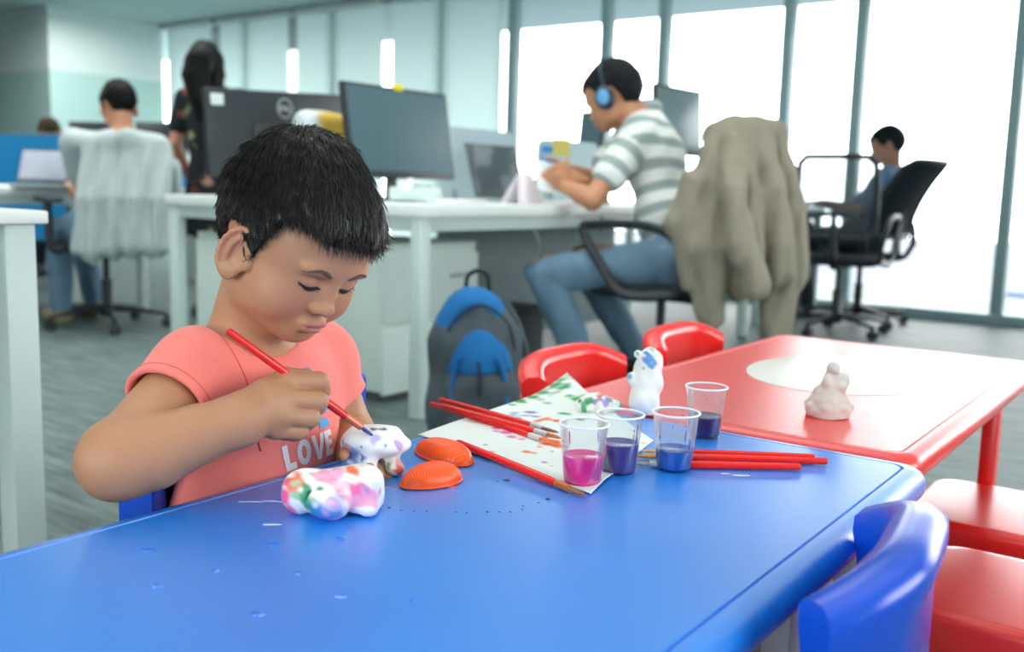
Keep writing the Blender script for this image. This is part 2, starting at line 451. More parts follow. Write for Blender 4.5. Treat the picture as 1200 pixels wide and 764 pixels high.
# ================================================================== OFFICE DESKS
DW = mat('desk_white', '#e3ecea', rough=.4, spec=.4, var=.02)
DW2 = mat('desk_leg_white', '#c6d8d4', rough=.45, spec=.4, var=.02)
CABM = mat('cabinet_white', '#d0e0da', rough=.5, var=.02)
def desk(label, x0, x1, y0, y1, top=.74, th=.042, legw=.05, inset=.012, rows=((0, 0), (1, 0), (0, 1), (1, 1))):
    cx, cy = (x0+x1)/2, (y0+y1)/2; w, l = x1-x0, y1-y0
    r = thing('office_desk', label, 'desk', (cx, cy, 0))
    MB().box((0, 0, top-th/2), (w, l, th), .004).build('tabletop', DW, r)
    a = MB()
    a.box((0, -l/2+inset+legw/2, top-th-.025), (w-2*inset-2*legw, .025, .05), .002).box((0, l/2-inset-legw/2, top-th-.025), (w-2*inset-2*legw, .025, .05), .002)
    a.box((-w/2+inset+legw/2, 0, top-th-.025), (.025, l-2*inset-2*legw, .05), .002).box((w/2-inset-legw/2, 0, top-th-.025), (.025, l-2*inset-2*legw, .05), .002)
    a.build('apron', DW2, r)
    for i, j in rows:
        MB().box(((-1, 1)[i]*(w/2-inset-legw/2), (-1, 1)[j]*(l/2-inset-legw/2), (top-th)/2), (legw, legw, top-th), .004).build('leg', DW2, r)
    return r
bench = desk('white double desk behind the boy, carrying the monitors and laptop', -3.62, -2.2, 2.524, 5.40)
near = desk('white desk at the left edge, cut off by the frame', -2.55, -1.69, -.55, .945, th=.023, legw=.056, inset=.016)
left = desk('white desk far left with the open laptop', -6.05, -5.23, 1.2, 3.55)
right = desk('white desk behind the mesh office chairs by the window', -3.35, -2.35, 5.9, 7.0)

# pedestals under the near end of the double desk
def pedestal(label, x0, x1, y0, y1, h, front):
    r = thing('pedestal_cabinet', label, 'cabinet', ((x0+x1)/2, (y0+y1)/2, 0))
    w, l = x1-x0, y1-y0
    MB().box((0, 0, h/2+.02), (w, l, h-.04), .004).build('body', CABM, r)
    MB().box((0, 0, h-.008), (w+.006, l+.006, .02), .003).build('top_panel', DW2, r)
    MB().box((0, 0, .02), (w-.03, l-.03, .04), .002).build('plinth', mat('plinth_dark', '#46504f', rough=.7), r)
    if front == 'x':
        d = MB().box((w/2+.009, 0, h*.72), (.018, l-.008, h*.42), .003).build('drawer', CABM, r)
        MB().box((w/2+.022, l*.28, h*.78), (.012, .12, .012), .003).build('handle', mat('alu', '#9fb2b1', rough=.35, metal=.6), d)
        d = MB().box((w/2+.009, 0, h*.27), (.018, l-.008, h*.44), .003).build('drawer', CABM, r)
        MB().box((w/2+.022, l*.28, h*.4), (.012, .12, .012), .003).build('handle', mat('alu', '#9fb2b1'), d)
    else:
        MB().box((0, -l/2-.009, h*.5+.01), (w-.008, .018, h*.88), .003).build('back_panel', CABM, r)
    return r
xa = Yp(446, 300, 2.62)[0]; xb = Yp(228, 290, 2.62)[0]
pa = pedestal('white drawer cabinet under the double desk, beside the blue backpack', xa-.44, xa-.02, 2.64, 3.20, .585, 'x')
pb = pedestal('wide white cabinet under the double desk, left of the drawer cabinet', xb, xa-.46, 2.64, 3.08, .585, 'y')
# hanging panel under the man's side
r = thing('modesty_panel', 'grey hanging panel under the double desk, behind the white leg', 'panel', (-2.78, 3.90, .42))
MB().box((0, .15, -.03), (.018, 1.5, .58), .003).build('board', mat('panel_grey', '#84989a', rough=.5), r)
MB().box((0, -.45, .255), (.03, .04, .03), .003).build('bracket', mat('alu', '#9fb2b1'), r)
MB().box((0, .7, .255), (.03, .04, .03), .003).build('bracket', mat('alu', '#9fb2b1'), r)
# ================================================================== CHILDREN'S TABLES AND CHAIRS
BLUE = mat('blue_plastic', '#0282ea', rough=.42, spec=.8, coat=.8, var=.05, vscale=5)
RED = mat('red_plastic', '#e8201e', rough=.42, spec=.8, coat=.8, var=.05, vscale=5)
BLUEC = mat('blue_chair_plastic', '#0f4fd0', rough=.27, spec=.8, var=.04, vscale=8, bump=.012, bscale=400)
REDC = mat('red_chair_plastic', '#ee2a26', rough=.27, spec=.8, var=.04, vscale=8, bump=.012, bscale=400)
TT = .48
def rring(w, l, r, z, n=8):
    r = max(r, .002); out = []
    for cx, cy, a0 in ((w/2-r, l/2-r, 0), (-w/2+r, l/2-r, 90), (-w/2+r, -l/2+r, 180), (w/2-r, -l/2+r, 270)):
        for k in range(n+1):
            a = math.radians(a0+90*k/n); out.append((cx+r*math.cos(a), cy+r*math.sin(a), z))
    return out
def kid_table(label, x0, x1, y0, y1, m, legm, legxy, rad=.035, leg=(.03, .055)):
    r = thing('activity_table', label, 'table', ((x0+x1)/2, (y0+y1)/2, 0), 0)
    w, l = x1-x0, y1-y0
    prof = [(.06, -.040), (.016, -.040), (.006, -.036), (.0012, -.028), (0, -.020), (.0016, -.012), (.006, -.005), (.012, -.0012), (.020, 0), (.0245, 0),
            (.0252, -.0022), (.0272, -.0022), (.028, 0), (.034, 0)]
    rings = [rring(w-2*d, l-2*d, rad-d*.6, TT+z) for d, z in prof]
    MB().loft(rings).build('tabletop', m, r, deg=50)
    MB().box((0, 0, TT-.055), (w-.14, l-.14, .03), .004).build('apron', legm, r)
    for lx, ly in legxy:
        MB().box((lx-(x0+x1)/2, ly-(y0+y1)/2, (TT-.04)/2), (leg[0], leg[1], TT-.04), .004).build('leg', legm, r)
    return r
GREYLEG = mat('grey_leg', '#b9b6ae', rough=.4, spec=.5, var=.03)
tb = kid_table("blue children's activity table in the foreground", -.838, -.268, .06, 1.262, BLUE, GREYLEG, [(-.33, .95), (-.33, 1.17), (-.78, 1.17), (-.78, .15), (-.33, .15)])
tr_ = kid_table("red children's activity table with a white oval, beyond the blue one", -.850, -.290, 1.268, 2.262, RED, REDC, [(-.335, 1.36), (-.335, 2.03), (-.80, 2.19), (-.80, 1.36)], leg=(.028, .04))
a = np.linspace(0, 2*math.pi, 64, endpoint=False)
ox, oy = -.556-(-.57), 1.822-1.765
MB().loft([np.stack([ox+s_*.168*np.cos(a), oy+s_*.214*np.sin(a), np.full(64, TT+z)], 1) for s_, z in ((1.0, .0002), (.998, .0010), (.99, .0013))]).build('oval_inlay', mat('white_inlay', '#f4f2ee', rough=.25, spec=.5, var=.01), tr_)

def kid_chair(name, label, m, group, scale=1.0):
    r = thing(name, label, 'chair', (0, 0, 0), 0, group); k = scale
    # seat: rounded slab with a deep skirt on all sides
    sw, sl = .30*k, .295*k
    prof = [(.03, -.05), (.012, -.052), (.003, -.048), (.0, -.012), (.003, -.004), (.010, -.0005), (.02, .0)]
    rings = [[(x+.0, y, z) for x, y, z in rring(sw-2*d, sl-2*d, .05*k-d*.5, .285*k+z)] for d, z in prof]
    MB().loft(rings).build('seat', m, r, deg=50)
    for sx_ in (-1, 1):
        for sy_ in (-1, 1):
            q = MB(); rg = []
            for t in np.linspace(0, 1, 5):
                z = (.245*k)*(1-t); wv = .062*k*(1-t)+.034*k*t; x = sx_*(.10*k+.035*k*t); y = sy_*(.10*k+.028*k*t)
                rg.append([(x+px*wv/.06, y+py*wv/.06, z) for px, py, _ in rring(.06, .06, .016, 0, 3)])
            q.loft(rg).build('leg', m, r, deg=50)
    # curved backrest, thicker along its top edge, and the two posts that carry it
    def plan(t, off=0.0):          # t -1..1 across the back; ends sweep forward
        y = .155*k*t; s = abs(t)
        x = -.175*k + .048*k*s**4.0
        nx, ny = 1.0, -(.192*k*s**3.0*np.sign(t))/(.155*k)
        L = math.hypot(nx, ny)
        return np.array([x+off*nx/L, y+off*ny/L])
    ts = np.linspace(-1, 1, 25)
    q = MB(); rings = []
    for t in ts:
        zt = .518*k - .030*k*abs(t)**4; zb = .345*k + .0*abs(t)
        sec = []
        for off, z in ((-.008, zb+.006), (-.008, zt-.05*k), (-.012, zt-.022*k), (-.0115, zt-.008), (-.005, zt), (.005, zt), (.0115, zt-.008), (.012, zt-.022*k), (.008, zt-.05*k), (.008, zb+.006), (.003, zb), (-.003, zb)):
            p = plan(t, off*k*1.85); sec.append((p[0], p[1], z))
        rings.append(sec)
    q.loft(rings).build('backrest', m, r, deg=60)
    for sy_ in (-1, 1):
        q = MB(); p0 = plan(sy_*.86); rg = []
        for t in np.linspace(0, 1, 6):
            z = .25*k + t*(.20*k); x = (-.125*k)*(1-t)+(p0[0])*t; y = (sy_*.128*k)*(1-t)+p0[1]*t
            rg.append([(x+px, y+py, z) for px, py, _ in rring(.028*k, .036*k, .010, 0, 3)])
        q.loft(rg).build('back_post', m, r, deg=60)
    return r
rc = kid_chair('child_chair', 'small red chair at the far side of the red table, nearer the boy', REDC, 'red chairs round the red table')
rc.location = (-.80, 1.51, 0)
dup(rc, (-.80, 1.955, 0), 0, 'small red chair at the far side of the red table, nearer the seated man')
dup(rc, (-.262, 1.82, 0), math.pi, "small red chair at the red table's right side, behind the other one")
dup(rc, (-.175, 1.435, 0), math.pi, "small red chair at the red table's right side, nearest the blue chair")
bc = kid_chair('child_chair', "small blue chair at the blue table's right corner, backrest cut by the frame", BLUEC, 'blue chairs round the blue table')
bc.location = (-.377, .820, 0); bc.rotation_euler.z = math.pi+.13
boych = dup(bc, (-.782, .775, 0), 0, 'small blue chair the boy is sitting on')
for o in boych.children: o.scale = (1.12, 1.12, 1.12)
for o in bc.children: o.scale = (1.08, .86, 1.03)
# ================================================================== THINGS ON THE CHILDREN'S TABLES
E1 = V3(math.cos(YAW), math.sin(YAW), 0); E2 = V3(-math.sin(YAW), math.cos(YAW), 0); E3 = V3(0, 0, 1)
RT = np.column_stack([E1, E2, E3])
ZT = TT + .0004
# ---- clear plastic cups with paint
CUP = clear_mat('clear_plastic', (.97, .98, .985), fac_tr=.92, rough=.12, gloss=.35)
def cup(label, px, py, col, level, seed, spl):
    c = Zp(px, py, ZT)
    r = thing('plastic_cup', label, 'cup', c, 0, 'plastic cups of paint')
    h, rb, rt, th = .0685, .0205, .0268, .0008
    R = lambda z: rb+(rt-rb)*z/h
    prof = [(.0, .0012), (rb-.003, .0012), (rb-.0006, .0), (R(.004), .004), (R(.014), .014), (R(.0145)+.0004, .0150), (R(.03), .03), (R(.05), .05), (R(h)-.0002, h-.003), (rt+.0012, h-.0022), (rt+.0018, h-.0008), (rt+.0010, h), (rt-.0006, h-.0006),
            (R(.05)-th, .05), (R(.03)-th, .03), (R(.005)-th, .005), (rb-.003, .0024), (0, .0024)]
    MB().lathe([(max(a, .00005), z) for a, z in prof], seg=48).build('cup_wall', CUP, r, deg=60)
    MB().tube([(rt*math.cos(t)+.0006*math.cos(t), rt*math.sin(t)+.0006*math.sin(t), h-.0011) for t in np.linspace(0, 2*math.pi, 48, endpoint=False)], .0013, 8, closed=True).build('rim', mat('rim_plastic', '#e9edf2', rough=.2, spec=.6), r)
    pm = mat('paint_'+label.split()[0]+str(seed), col, rough=.16, spec=.5, var=.12, vscale=60)
    pr = [(.00005, .0028), (R(.003)-.0012, .0028), (R(.006)-.0010, .006), (R(level)-.0010, level), (R(level)-.0012, level+.0006), (R(level)-.003, level), (.00005, level)]
    MB().lathe(pr, seg=40).build('paint', pm, r, deg=50)
    # drips and spots on the wall
    rg = np.random.default_rng(seed); q = MB()
    for k in range(spl):
        a = rg.uniform(0, 6.28); z0 = rg.uniform(level, h-.004); ln = rg.choice([.0015, .002, .008, .014])
        z1 = max(level, z0-ln); rad = rg.uniform(.0006, .0013)
        q.tube([((R(z)+.0003)*math.cos(a), (R(z)+.0003)*math.sin(a), z) for z in np.linspace(z0, z1-.001, 4)], [rad*.7, rad, rad, rad*.6], 6, flat=.4)
    tag(q.build('paint_drips', pm, r), kind='stuff')
    return r
cup('pink paint in the clear plastic cup nearest the front', 682, 566, '#ee1c8e', .0320, 3, 6)
cup('violet paint in the clear plastic cup between the pink and blue ones', 724, 552, '#4b3c92', .0340, 4, 8)
cup('blue paint in the clear plastic cup with splashed rim, right of the violet one', 789, 549, '#0f58b6', .0245, 5, 16)
cup('dark indigo paint in the clear plastic cup farthest back', 825, 511, '#2a1a66', .0280, 6, 5)

# ---- sheet of paper with paint on it
def paper():
    A, B, C_, D_ = [Zp(*q, ZT)[:2] for q in ((490, 510), (664, 449), (766, 516), (692, 580))]
    n1, n2 = 150, 110; P = np.zeros((n1, n2, 3))
    for i, u in enumerate(np.linspace(0, 1, n1)):           # A->B
        for j, v in enumerate(np.linspace(0, 1, n2)):       # A->D
            p = (A*(1-u)+B*u)*(1-v)+(D_*(1-u)+C_*u)*v
            z = .0012 + .0008*math.sin(7*u+3*v)+.0007*math.sin(9*v-4*u)+.016*max(0, u-.72)**1.5*max(0, 1-v*2.2)/.15 + .003*max(0, v-.93)/.07*max(0, 1-abs(u-.2)*5)
            P[i, j] = (p[0], p[1], ZT+z)
    sp = []
    def s(px, py, r, c): sp.append((Zp(px, py, ZT), r, c))
    G, Pu, O, Pk, Bl = '#1f9a4a', '#6a55b0', '#f06a22', '#e05ab0', '#1f3f9a'
    for px, py, r in ((668, 453, .030), (655, 458, .026), (640, 462, .020), (624, 466, .018), (610, 470, .015), (684, 470, .03), (694, 478, .02), (602, 474, .008), (660, 486, .012), (678, 492, .010), (640, 472, .008)): s(px, py, r, G)
    for px, py, r in ((604, 484, .010), (613, 487, .012), (622, 483, .011), (628, 489, .009), (607, 490, .006)): s(px, py, r, Pu)
    for px, py, r in ((586, 503, .010), (596, 508, .012), (606, 505, .009), (617, 511, .012), (600, 513, .008), (580, 507, .007), (612, 516, .007)): s(px, py, r, Pk)
    for px, py, r in ((630, 494, .012), (642, 492, .012), (652, 494, .010), (638, 512, .013), (648, 518, .015), (655, 523, .013), (640, 520, .012), (618, 530, .007), (626, 531, .006), (632, 524, .006)): s(px, py, r, O)
    s(569, 523, .0042, Bl); s(637, 542, .004, Pk); s(575, 531, .0055, '#f58ab5'); s(646, 547, .003, O); s(647, 529, .0025, Bl); s(752, 520, .006, '#f2b63c'); s(757, 508, .004, G); s(740, 505, .005, '#b9c8f0')
    f = blobs('#e9f3f0', sp, freq=150, soft=.7, seed=5)
    cols = f(P.reshape(-1, 3))
    Q = P.copy(); Q[..., 2] -= .0004
    fr = []
    mb = MB().grid(P); 
    o = mb.build('paper_sheet', mat('painted_paper', None, rough=.75, spec=.2, var=.02, attr='Col'), colors=cols)
    sol = o.modifiers.new('thick', 'SOLIDIFY'); sol.thickness = .0004
    tag(o, 'white sheet of paper smeared with green, pink and orange paint', 'paper')
paper()

# ---- brushes
def brush(label, a, b, bristle, group=None, rmax=.0042, fer='#c9cfd2', fl=.5, name='paint_brush', smear=None):
    """a = handle end, b = tip, both points on the axis"""
    a, b = np.asarray(a, float), np.asarray(b, float); L = np.linalg.norm(b-a); d = (b-a)/L
    r = thing(name, label, 'paint brush', (a+b)/2, 0, group)
    P = lambda t: a+d*t
    h = L*.80 if L > .15 else L*.78
    MB().tube([P(t) for t in (0, .001, .004, h*.3, h*.7, h*.93, h)], [rmax*.35, rmax*.72, rmax*.85, rmax*.95, rmax*1.05, rmax, rmax*.85], 14).build('handle', mat('brush_red', '#e81f1a', rough=.22, spec=.6, var=.03), r, world=True)
    MB().tube([P(h-.002), P(h), P(h+.008), P(h+.020)], [rmax*.86, rmax*.95, rmax*.95, rmax*.9], 14).build('ferrule', mat('ferrule'+fer, fer, rough=.3, metal=.5 if smear is None else 0.0, var=.1, vscale=90), r, world=True)
    q = MB(); t0, t1 = h+.019, L
    q.tube([P(t0), P(t0+(t1-t0)*.35), P(t0+(t1-t0)*.75), P(t1)], [rmax*.85, rmax*1.0, rmax*.75, rmax*.12], 12, flat=fl)
    q.build('bristles', mat('bristle'+bristle, bristle, rough=.5, var=.25, vscale=160), r, world=True)
    return r
zz = ZT+.0045
brush('red brush lying on the paper, longest handle over the table edge', Zp(505, 473, zz), Zp(656, 521, zz), '#e8721e', 'red brushes on the paper', fer='#e7e4dc')
brush('red brush lying on the paper, farthest back of the bundle', Zp(515, 467.5, zz+.001), Zp(655, 507, zz+.001), '#7a4326', 'red brushes on the paper')
brush('red brush lying on the paper, middle of the bundle', Zp(517, 475, zz+.0085), Zp(659, 514, zz+.003), '#b95a22', 'red brushes on the paper')
brush("red brush along the paper's front edge with brown bristles, before the pink cup", Zp(536, 518, zz+.004), Zp(687, 580.5, zz-.001), '#8d6238', rmax=.0046, fer='#d07a48')
brush('red brush behind the blue cup, longest handle to the right', Zp(970, 540.5, zz), Zp(742, 534, zz), '#e79a2a', 'red brushes behind the blue cup', rmax=.0048)
brush('red brush behind the blue cup, farthest back', Zp(955, 535, zz+.0005), Zp(750, 528, zz+.0005), '#e0a040', 'red brushes behind the blue cup', rmax=.0040)
brush('red brush behind the blue cup, nearest the front', Zp(939, 547, zz), Zp(741, 543, zz), '#98a0a8', 'red brushes behind the blue cup', rmax=.0046)

# ---- orange shells
def shell(label, px0, py0, px1, py1, wid, hgt, col='#ff5a12'):
    a, b = Zp(px0, py0, ZT+.006), Zp(px1, py1, ZT+.006); c = (a+b)/2; L = np.linalg.norm((b-a)[:2])
    ang = math.atan2((b-a)[1], (b-a)[0])
    r = thing('toy_shell', label, 'shell', (c[0], c[1], ZT), ang, 'orange shells')
    n1, n2 = 120, 72; P = np.zeros((n1, n2, 3))
    for i, u in enumerate(np.linspace(-1, 1, n1)):
        au = 1-abs(u)**2.3
        hw = wid/2*max(au, 0)**.62*(1+.12*u)
        hh = hgt*max(au, 0)**.55*(1+.10*u)
        for j, v in enumerate(np.linspace(-1, 1, n2)):
            y = hw*math.sin(v*math.pi/2)
            cz = max(math.cos(v*math.pi/2), 0)**.75
            d_ = math.hypot((u+1.0)*1.05, (v)*.55)
            rid = -.00045*math.sin(d_*80)*min(1, au*3)*min(1, cz*2.5)
            P[i, j] = (u*L/2, y, .0012+hh*.93*cz+rid)
    m_ = mat('orange_shell', col, rough=.34, spec=.55, var=.08, vscale=40)
    MB().grid(P).build('shell_dome', m_, r, deg=80)
    ring = []
    for u in np.linspace(-1, 1, 50): ring.append((u*L/2, wid/2*max(1-abs(u)**2.3, 0)**.62*(1+.12*u), .0016))
    for u in np.linspace(1, -1, 50)[1:-1]: ring.append((u*L/2, -wid/2*max(1-abs(u)**2.3, 0)**.62*(1+.12*u), .0016))
    MB().tube(ring, .0016, 8, closed=True).build('lip', m_, r, deg=80)
    return r
s1 = shell('orange ridged toy shell with a dark speck, nearest the front', 471, 566, 538, 553, .046, .0225)
shell('orange ridged toy shell touching the paper corner', 491, 520, 549, 541, .046, .0225)
pt = Zp(499, 551, ZT+.0175)
MB().lathe([(.0001, .0), (.0022, .0003), (.0018, .0012), (.0001, .0015)], c=pt, seg=12, sx=1.4).build('paint_speck', mat('speck', '#3b2a78', rough=.3), s1, world=True)

# ---- painted plaster figures
FIGM = mat('painted_plaster', None, rough=.55, spec=.4, var=.05, vscale=60, attr='Col', bump=.15, bscale=300)
def figure(name, label, px, py, build, spots, base, rad, ht, vox=.0011, freq=140, group=None, m=None):
    t = Zp(px, py, ZT); S = SDF(); S.frame(RT, t); build(S)
    W_ = lambda a, b, c: t + RT @ np.array([a, b, c])
    rg = np.random.default_rng(len(label)+px); extra = []
    if spots:
        for _ in range(46):
            p, r_, c_ = spots[rg.integers(len(spots))]
            extra.append((W_(*(np.array(p)+rg.normal(0, .011, 3))), rg.uniform(.0022, .0062), [c_, c_, '#f4f3ef'][rg.integers(3)]))
    f = blobs(base, [(W_(*p), r, c) for p, r, c in spots]+extra, freq=freq*2, soft=.5, seed=len(label))
    r = thing(name, label, 'figurine', t, 0, group)
    sdf_obj('body', S, t-V3(rad, rad, .004), t+V3(rad, rad, ht), vox, m or FIGM, r, color=f)
    return r
PK, PKL, GR, BU, OR, PU, WH = '#f0579c', '#f7a3c4', '#2f9a68', '#3a86c8', '#f0692c', '#9a86c8', '#f1f1ee'
def figA(S):
    S.cone((-.026, .004, .0225), (.028, .012, .0235), .0185, .0175)
    S.ell((-.033, .003, .0205), (.0175, .017, .0195), .012)
    S.ell((.000, -.016, .0155), (.019, .015, .0155), .012)
    S.ell((-.012, -.008, .0225), (.010, .014, .012), .010)
    S.box((.031, .010, .0215), (.013, .018, .0195), .007, .014)
    S.ell((.036, -.004, .0085), (.010, .009, .009), .008)
    S.ell((.034, .026, .009), (.010, .010, .009), .008)
    S.ell((.020, .010, .0385), (.018, .011, .006), .010)
    S.cone((-.018, -.016, .024), (-.020, -.020, .004), .0022, .0022, .006, 's')
    S.half((0, 0, 0), (0, 0, -1), .001); S.noise(.0009, 170, 2)
figure('plaster_figure', 'lumpy plaster figure painted pink, green and blue, lying nearest the front', 390, 602, figA,
       [((-.036, -.008, .030), .014, OR), ((-.045, -.006, .016), .016, PK), ((-.040, -.01, .006), .012, PK), ((-.022, -.016, .026), .009, GR), ((-.018, -.02, .016), .010, GR), ((-.034, -.012, .022), .007, '#8fd0a8'), ((.004, -.028, .006), .015, BU), ((-.008, -.024, .008), .012, BU), ((.006, -.028, .020), .010, '#c9a9d8'),
        ((.026, -.006, .026), .013, PK), ((.036, -.006, .020), .013, PKL), ((.024, -.010, .014), .011, PKL), ((.020, .002, .040), .012, OR), ((.004, .0, .040), .010, PKL), ((-.006, -.004, .034), .012, PKL), ((.032, .000, .030), .009, PU), ((.010, -.010, .030), .008, '#f6c6d8')], WH, .065, .052, group='painted plaster figures')
def figB(S):
    S.fn(lambda p: (lambda q: (np.sqrt((q**2).sum(1))-1)*np.array([.035, .024, .0170]).min())(np.stack([(p[:, 0])/.037, (p[:, 1]-.004)/.028, (p[:, 2]-.0360+.05*p[:, 0])/.0170], 1)))
    S.box((-.003, .004, .0385), (.031, .020, .0125), .010, .006)
    S.cone((-.027, .004, .034), (-.024, .000, .009), .0095, .0105, .008)
    S.cone((-.006, -.012, .034), (-.004, -.016, .008), .0085, .0075, .008)
    S.cone((.018, .000, .032), (.020, -.004, .010), .0080, .0085, .007)
    S.cone((.006, .014, .032), (.006, .016, .009), .009, .009, .008)
    S.ell((.024, -.006, .0085), (.0085, .0085, .0085), .004)
    S.ell((-.026, -.004, .010), (.011, .010, .010), .004)
    S.half((0, 0, 0), (0, 0, -1), .001); S.noise(.0006, 150, 4)
figure('plaster_figure', "white slab-backed plaster figure with blue feet, under the boy's brush tip", 440, 555, figB,
       [((-.034, -.004, .012), .012, '#6f8fc0'), ((-.024, -.01, .010), .011, '#4d78b8'), ((-.022, -.014, .028), .012, '#7f9bd0'), ((-.030, -.008, .030), .008, '#b08fc8'), ((-.012, -.016, .022), .007, '#3a63b0'), ((.012, -.018, .036), .006, '#b29ade'), ((.002, -.02, .044), .006, '#c3b4e6'), ((.027, -.014, .036), .006, '#c59ad8'),
        ((.026, -.010, .008), .010, '#e0623a'), ((.016, -.010, .014), .007, '#7f9a5a'), ((.028, -.008, .018), .006, '#e8a090'), ((-.002, -.006, .052), .006, '#3c4f9c'), ((.006, -.004, .052), .005, '#3c4f9c'), ((-.032, .0, .044), .006, '#ee9a8a')], '#f3f4f1', .06, .062, group='painted plaster figures')
def figL(S):
    S.ell((-.018, 0, .012), (.015, .014, .012), .01); S.ell((.004, -.002, .014), (.016, .015, .014), .01); S.ell((.022, .004, .010), (.013, .012, .010), .008)
    S.ell((-.004, .012, .016), (.014, .010, .012), .008); S.ell((.006, -.014, .011), (.010, .007, .010), .004)
    S.half((0, 0, 0), (0, 0, -1), .001); S.noise(.001, 170, 6)
figure('plaster_figure', 'small lumpy figure daubed green and violet, on the paper behind the cups', 701, 484, figL,
       [((-.024, -.008, .012), .010, GR), ((-.016, -.008, .020), .009, GR), ((.014, -.004, .022), .009, '#3aa05a'), ((.026, 0, .012), .009, '#3aa05a'), ((-.004, -.012, .020), .008, PU), ((.010, -.018, .018), .007, PU), ((.0, -.004, .028), .009, OR), ((.010, .002, .028), .007, '#e9a27a')], '#eceee8', .05, .04, group='painted plaster figures')
def figT(S):
    S.cone((.0, 0, .014), (.002, 0, .062), .0225, .0195, .006); S.ell((.006, 0, .078), (.0185, .017, .0195), .010)
    S.ell((.001, -.013, .080), (.013, .008, .012), .005); S.ell((-.013, -.006, .088), (.006, .006, .006), .004)
    S.ell((-.020, -.004, .052), (.007, .007, .010), .006); S.ell((.018, -.006, .046), (.008, .008, .014), .006); S.ell((0, -.016, .022), (.014, .008, .013), .008)
    S.half((0, 0, 0), (0, 0, -1), .001); S.noise(.0007, 150, 8)
figure('plaster_figure', 'tall white plaster figure with a blue daubed head, behind the cups', 754, 484, figT,
       [((.000, -.02, .086), .012, '#4a8ad0'), ((.004, -.02, .074), .009, '#5b9ad8'), ((-.004, -.016, .093), .009, '#3f78c4'), ((-.014, -.010, .089), .007, '#58b07a'), ((-.024, -.008, .054), .007, '#6a9ac8'), ((.010, -.018, .090), .006, '#7ab0dc'), ((.006, -.01, .097), .006, '#8ec8a0')], '#eef1ec', .05, .108, group='painted plaster figures')
def figP(S):
    S.ell((0, 0, .010), (.0345, .030, .013), .004); S.cone((0, 0, .004), (0, 0, .016), .031, .029, .004)
    S.ell((0, 0, .024), (.0275, .024, .010), .004); S.ell((0, 0, .036), (.0225, .020, .010), .005)
    S.cone((.002, 0, .040), (.002, 0, .056), .017, .012, .006); S.ell((.002, -.002, .070), (.010, .010, .0115), .005)
    S.ell((.018, -.004, .054), (.0095, .009, .013), .005); S.ell((-.008, -.010, .052), (.007, .007, .012), .005); S.ell((.002, -.011, .069), (.0045, .004, .004), .003)
    S.ell((.012, -.014, .046), (.008, .007, .008), .005)
    for k in range(7): S.ell((.029*math.cos(k*.9+3.4), .026*math.sin(k*.9+3.4), .016), (.008, .007, .006), .004)
    S.half((0, 0, 0), (0, 0, -1), .001); S.noise(.0006, 150, 9)
figure('plaster_figure', 'unpainted pale grey plaster figure standing alone on the red table', 970, 487, figP, [], '#c9c5bc', .05, .092, m=mat('bare_plaster', '#c9c5bc', rough=.85, spec=.2, var=.05, vscale=60, bump=.2, bscale=250))

# ---- paint splashes and scuffs on the blue table top
q = MB(); rg = np.random.default_rng(11)
def drop(px, py, r, el=1.0, h=.0006, ang=0.0):
    c = Zp(px, py, TT); n = 14; rr = []
    for s_, z in ((1.0, 0), (.9, h*.7), (.5, h), (.05, h*1.05)):
        rr.append([(c[0]+s_*r*(el*math.cos(t)*math.cos(ang)-math.sin(t)*math.sin(ang))*(1+.15*math.sin(3*t+px)), c[1]+s_*r*(el*math.cos(t)*math.sin(ang)+math.sin(t)*math.cos(ang))*(1+.15*math.sin(3*t+px)), TT+z) for t in np.linspace(0, 6.283, n, endpoint=False)])
    q.loft(rr)
for px, py, r in ((594, 563, .0042), (583, 564, .001), (642, 585, .0028), (631, 589, .0012), (613, 593, .0011), (571, 600, .0016), (534, 600, .0014), (456, 595, .0016), (447, 592, .0018), (500, 599, .0012), (598, 600, .0011), (612, 597, .001), (470, 598, .001), (485, 599, .001), (547, 601, .001), (585, 600, .001)): drop(px, py, r)
tag(q.build('dark_paint_spots', mat('dark_blue_paint', '#182c78', rough=.25), tb, world=True), kind='stuff')
q = MB()
for px, py, r, el in ((400, 699, .003, 1.6), (484, 704, .0022, 1.2), (302, 720, .0035, 1.5), (184, 687, .0032, 1.3), (252, 669, .0026, 1.2), (350, 672, .0026, 1.3), (398, 632, .0034, 1.4), (320, 638, .004, 1.6), (175, 645, .004, 1.8)): drop(px, py, r, el, .0012, .6)
tag(q.build('water_drops', mat('blue_wet', '#2a78e0', rough=.05, spec=.8), tb, world=True), kind='stuff')
q = MB()
for px, py, r, el in ((300, 588, .0016, 6), (318, 587, .0014, 5), (332, 588, .0015, 5), (285, 588, .0012, 4), (320, 614.5, .0017, 5), (314, 615, .0013, 4), (868, 557, .003, 3.5), (850, 555, .002, 3)): drop(px, py, r, el, .0004, YAW)
tag(q.build('white_smears', mat('white_smear', '#cfe0f4', rough=.4), tb, world=True), kind='stuff')
q = MB(); drop(454, 571, .0011, 9, .0004, YAW); drop(531, 571, .002, 2.4, .001, YAW)
tag(q.build('pink_streaks', mat('pink_streak', '#f0605a', rough=.4), tb, world=True), kind='stuff')
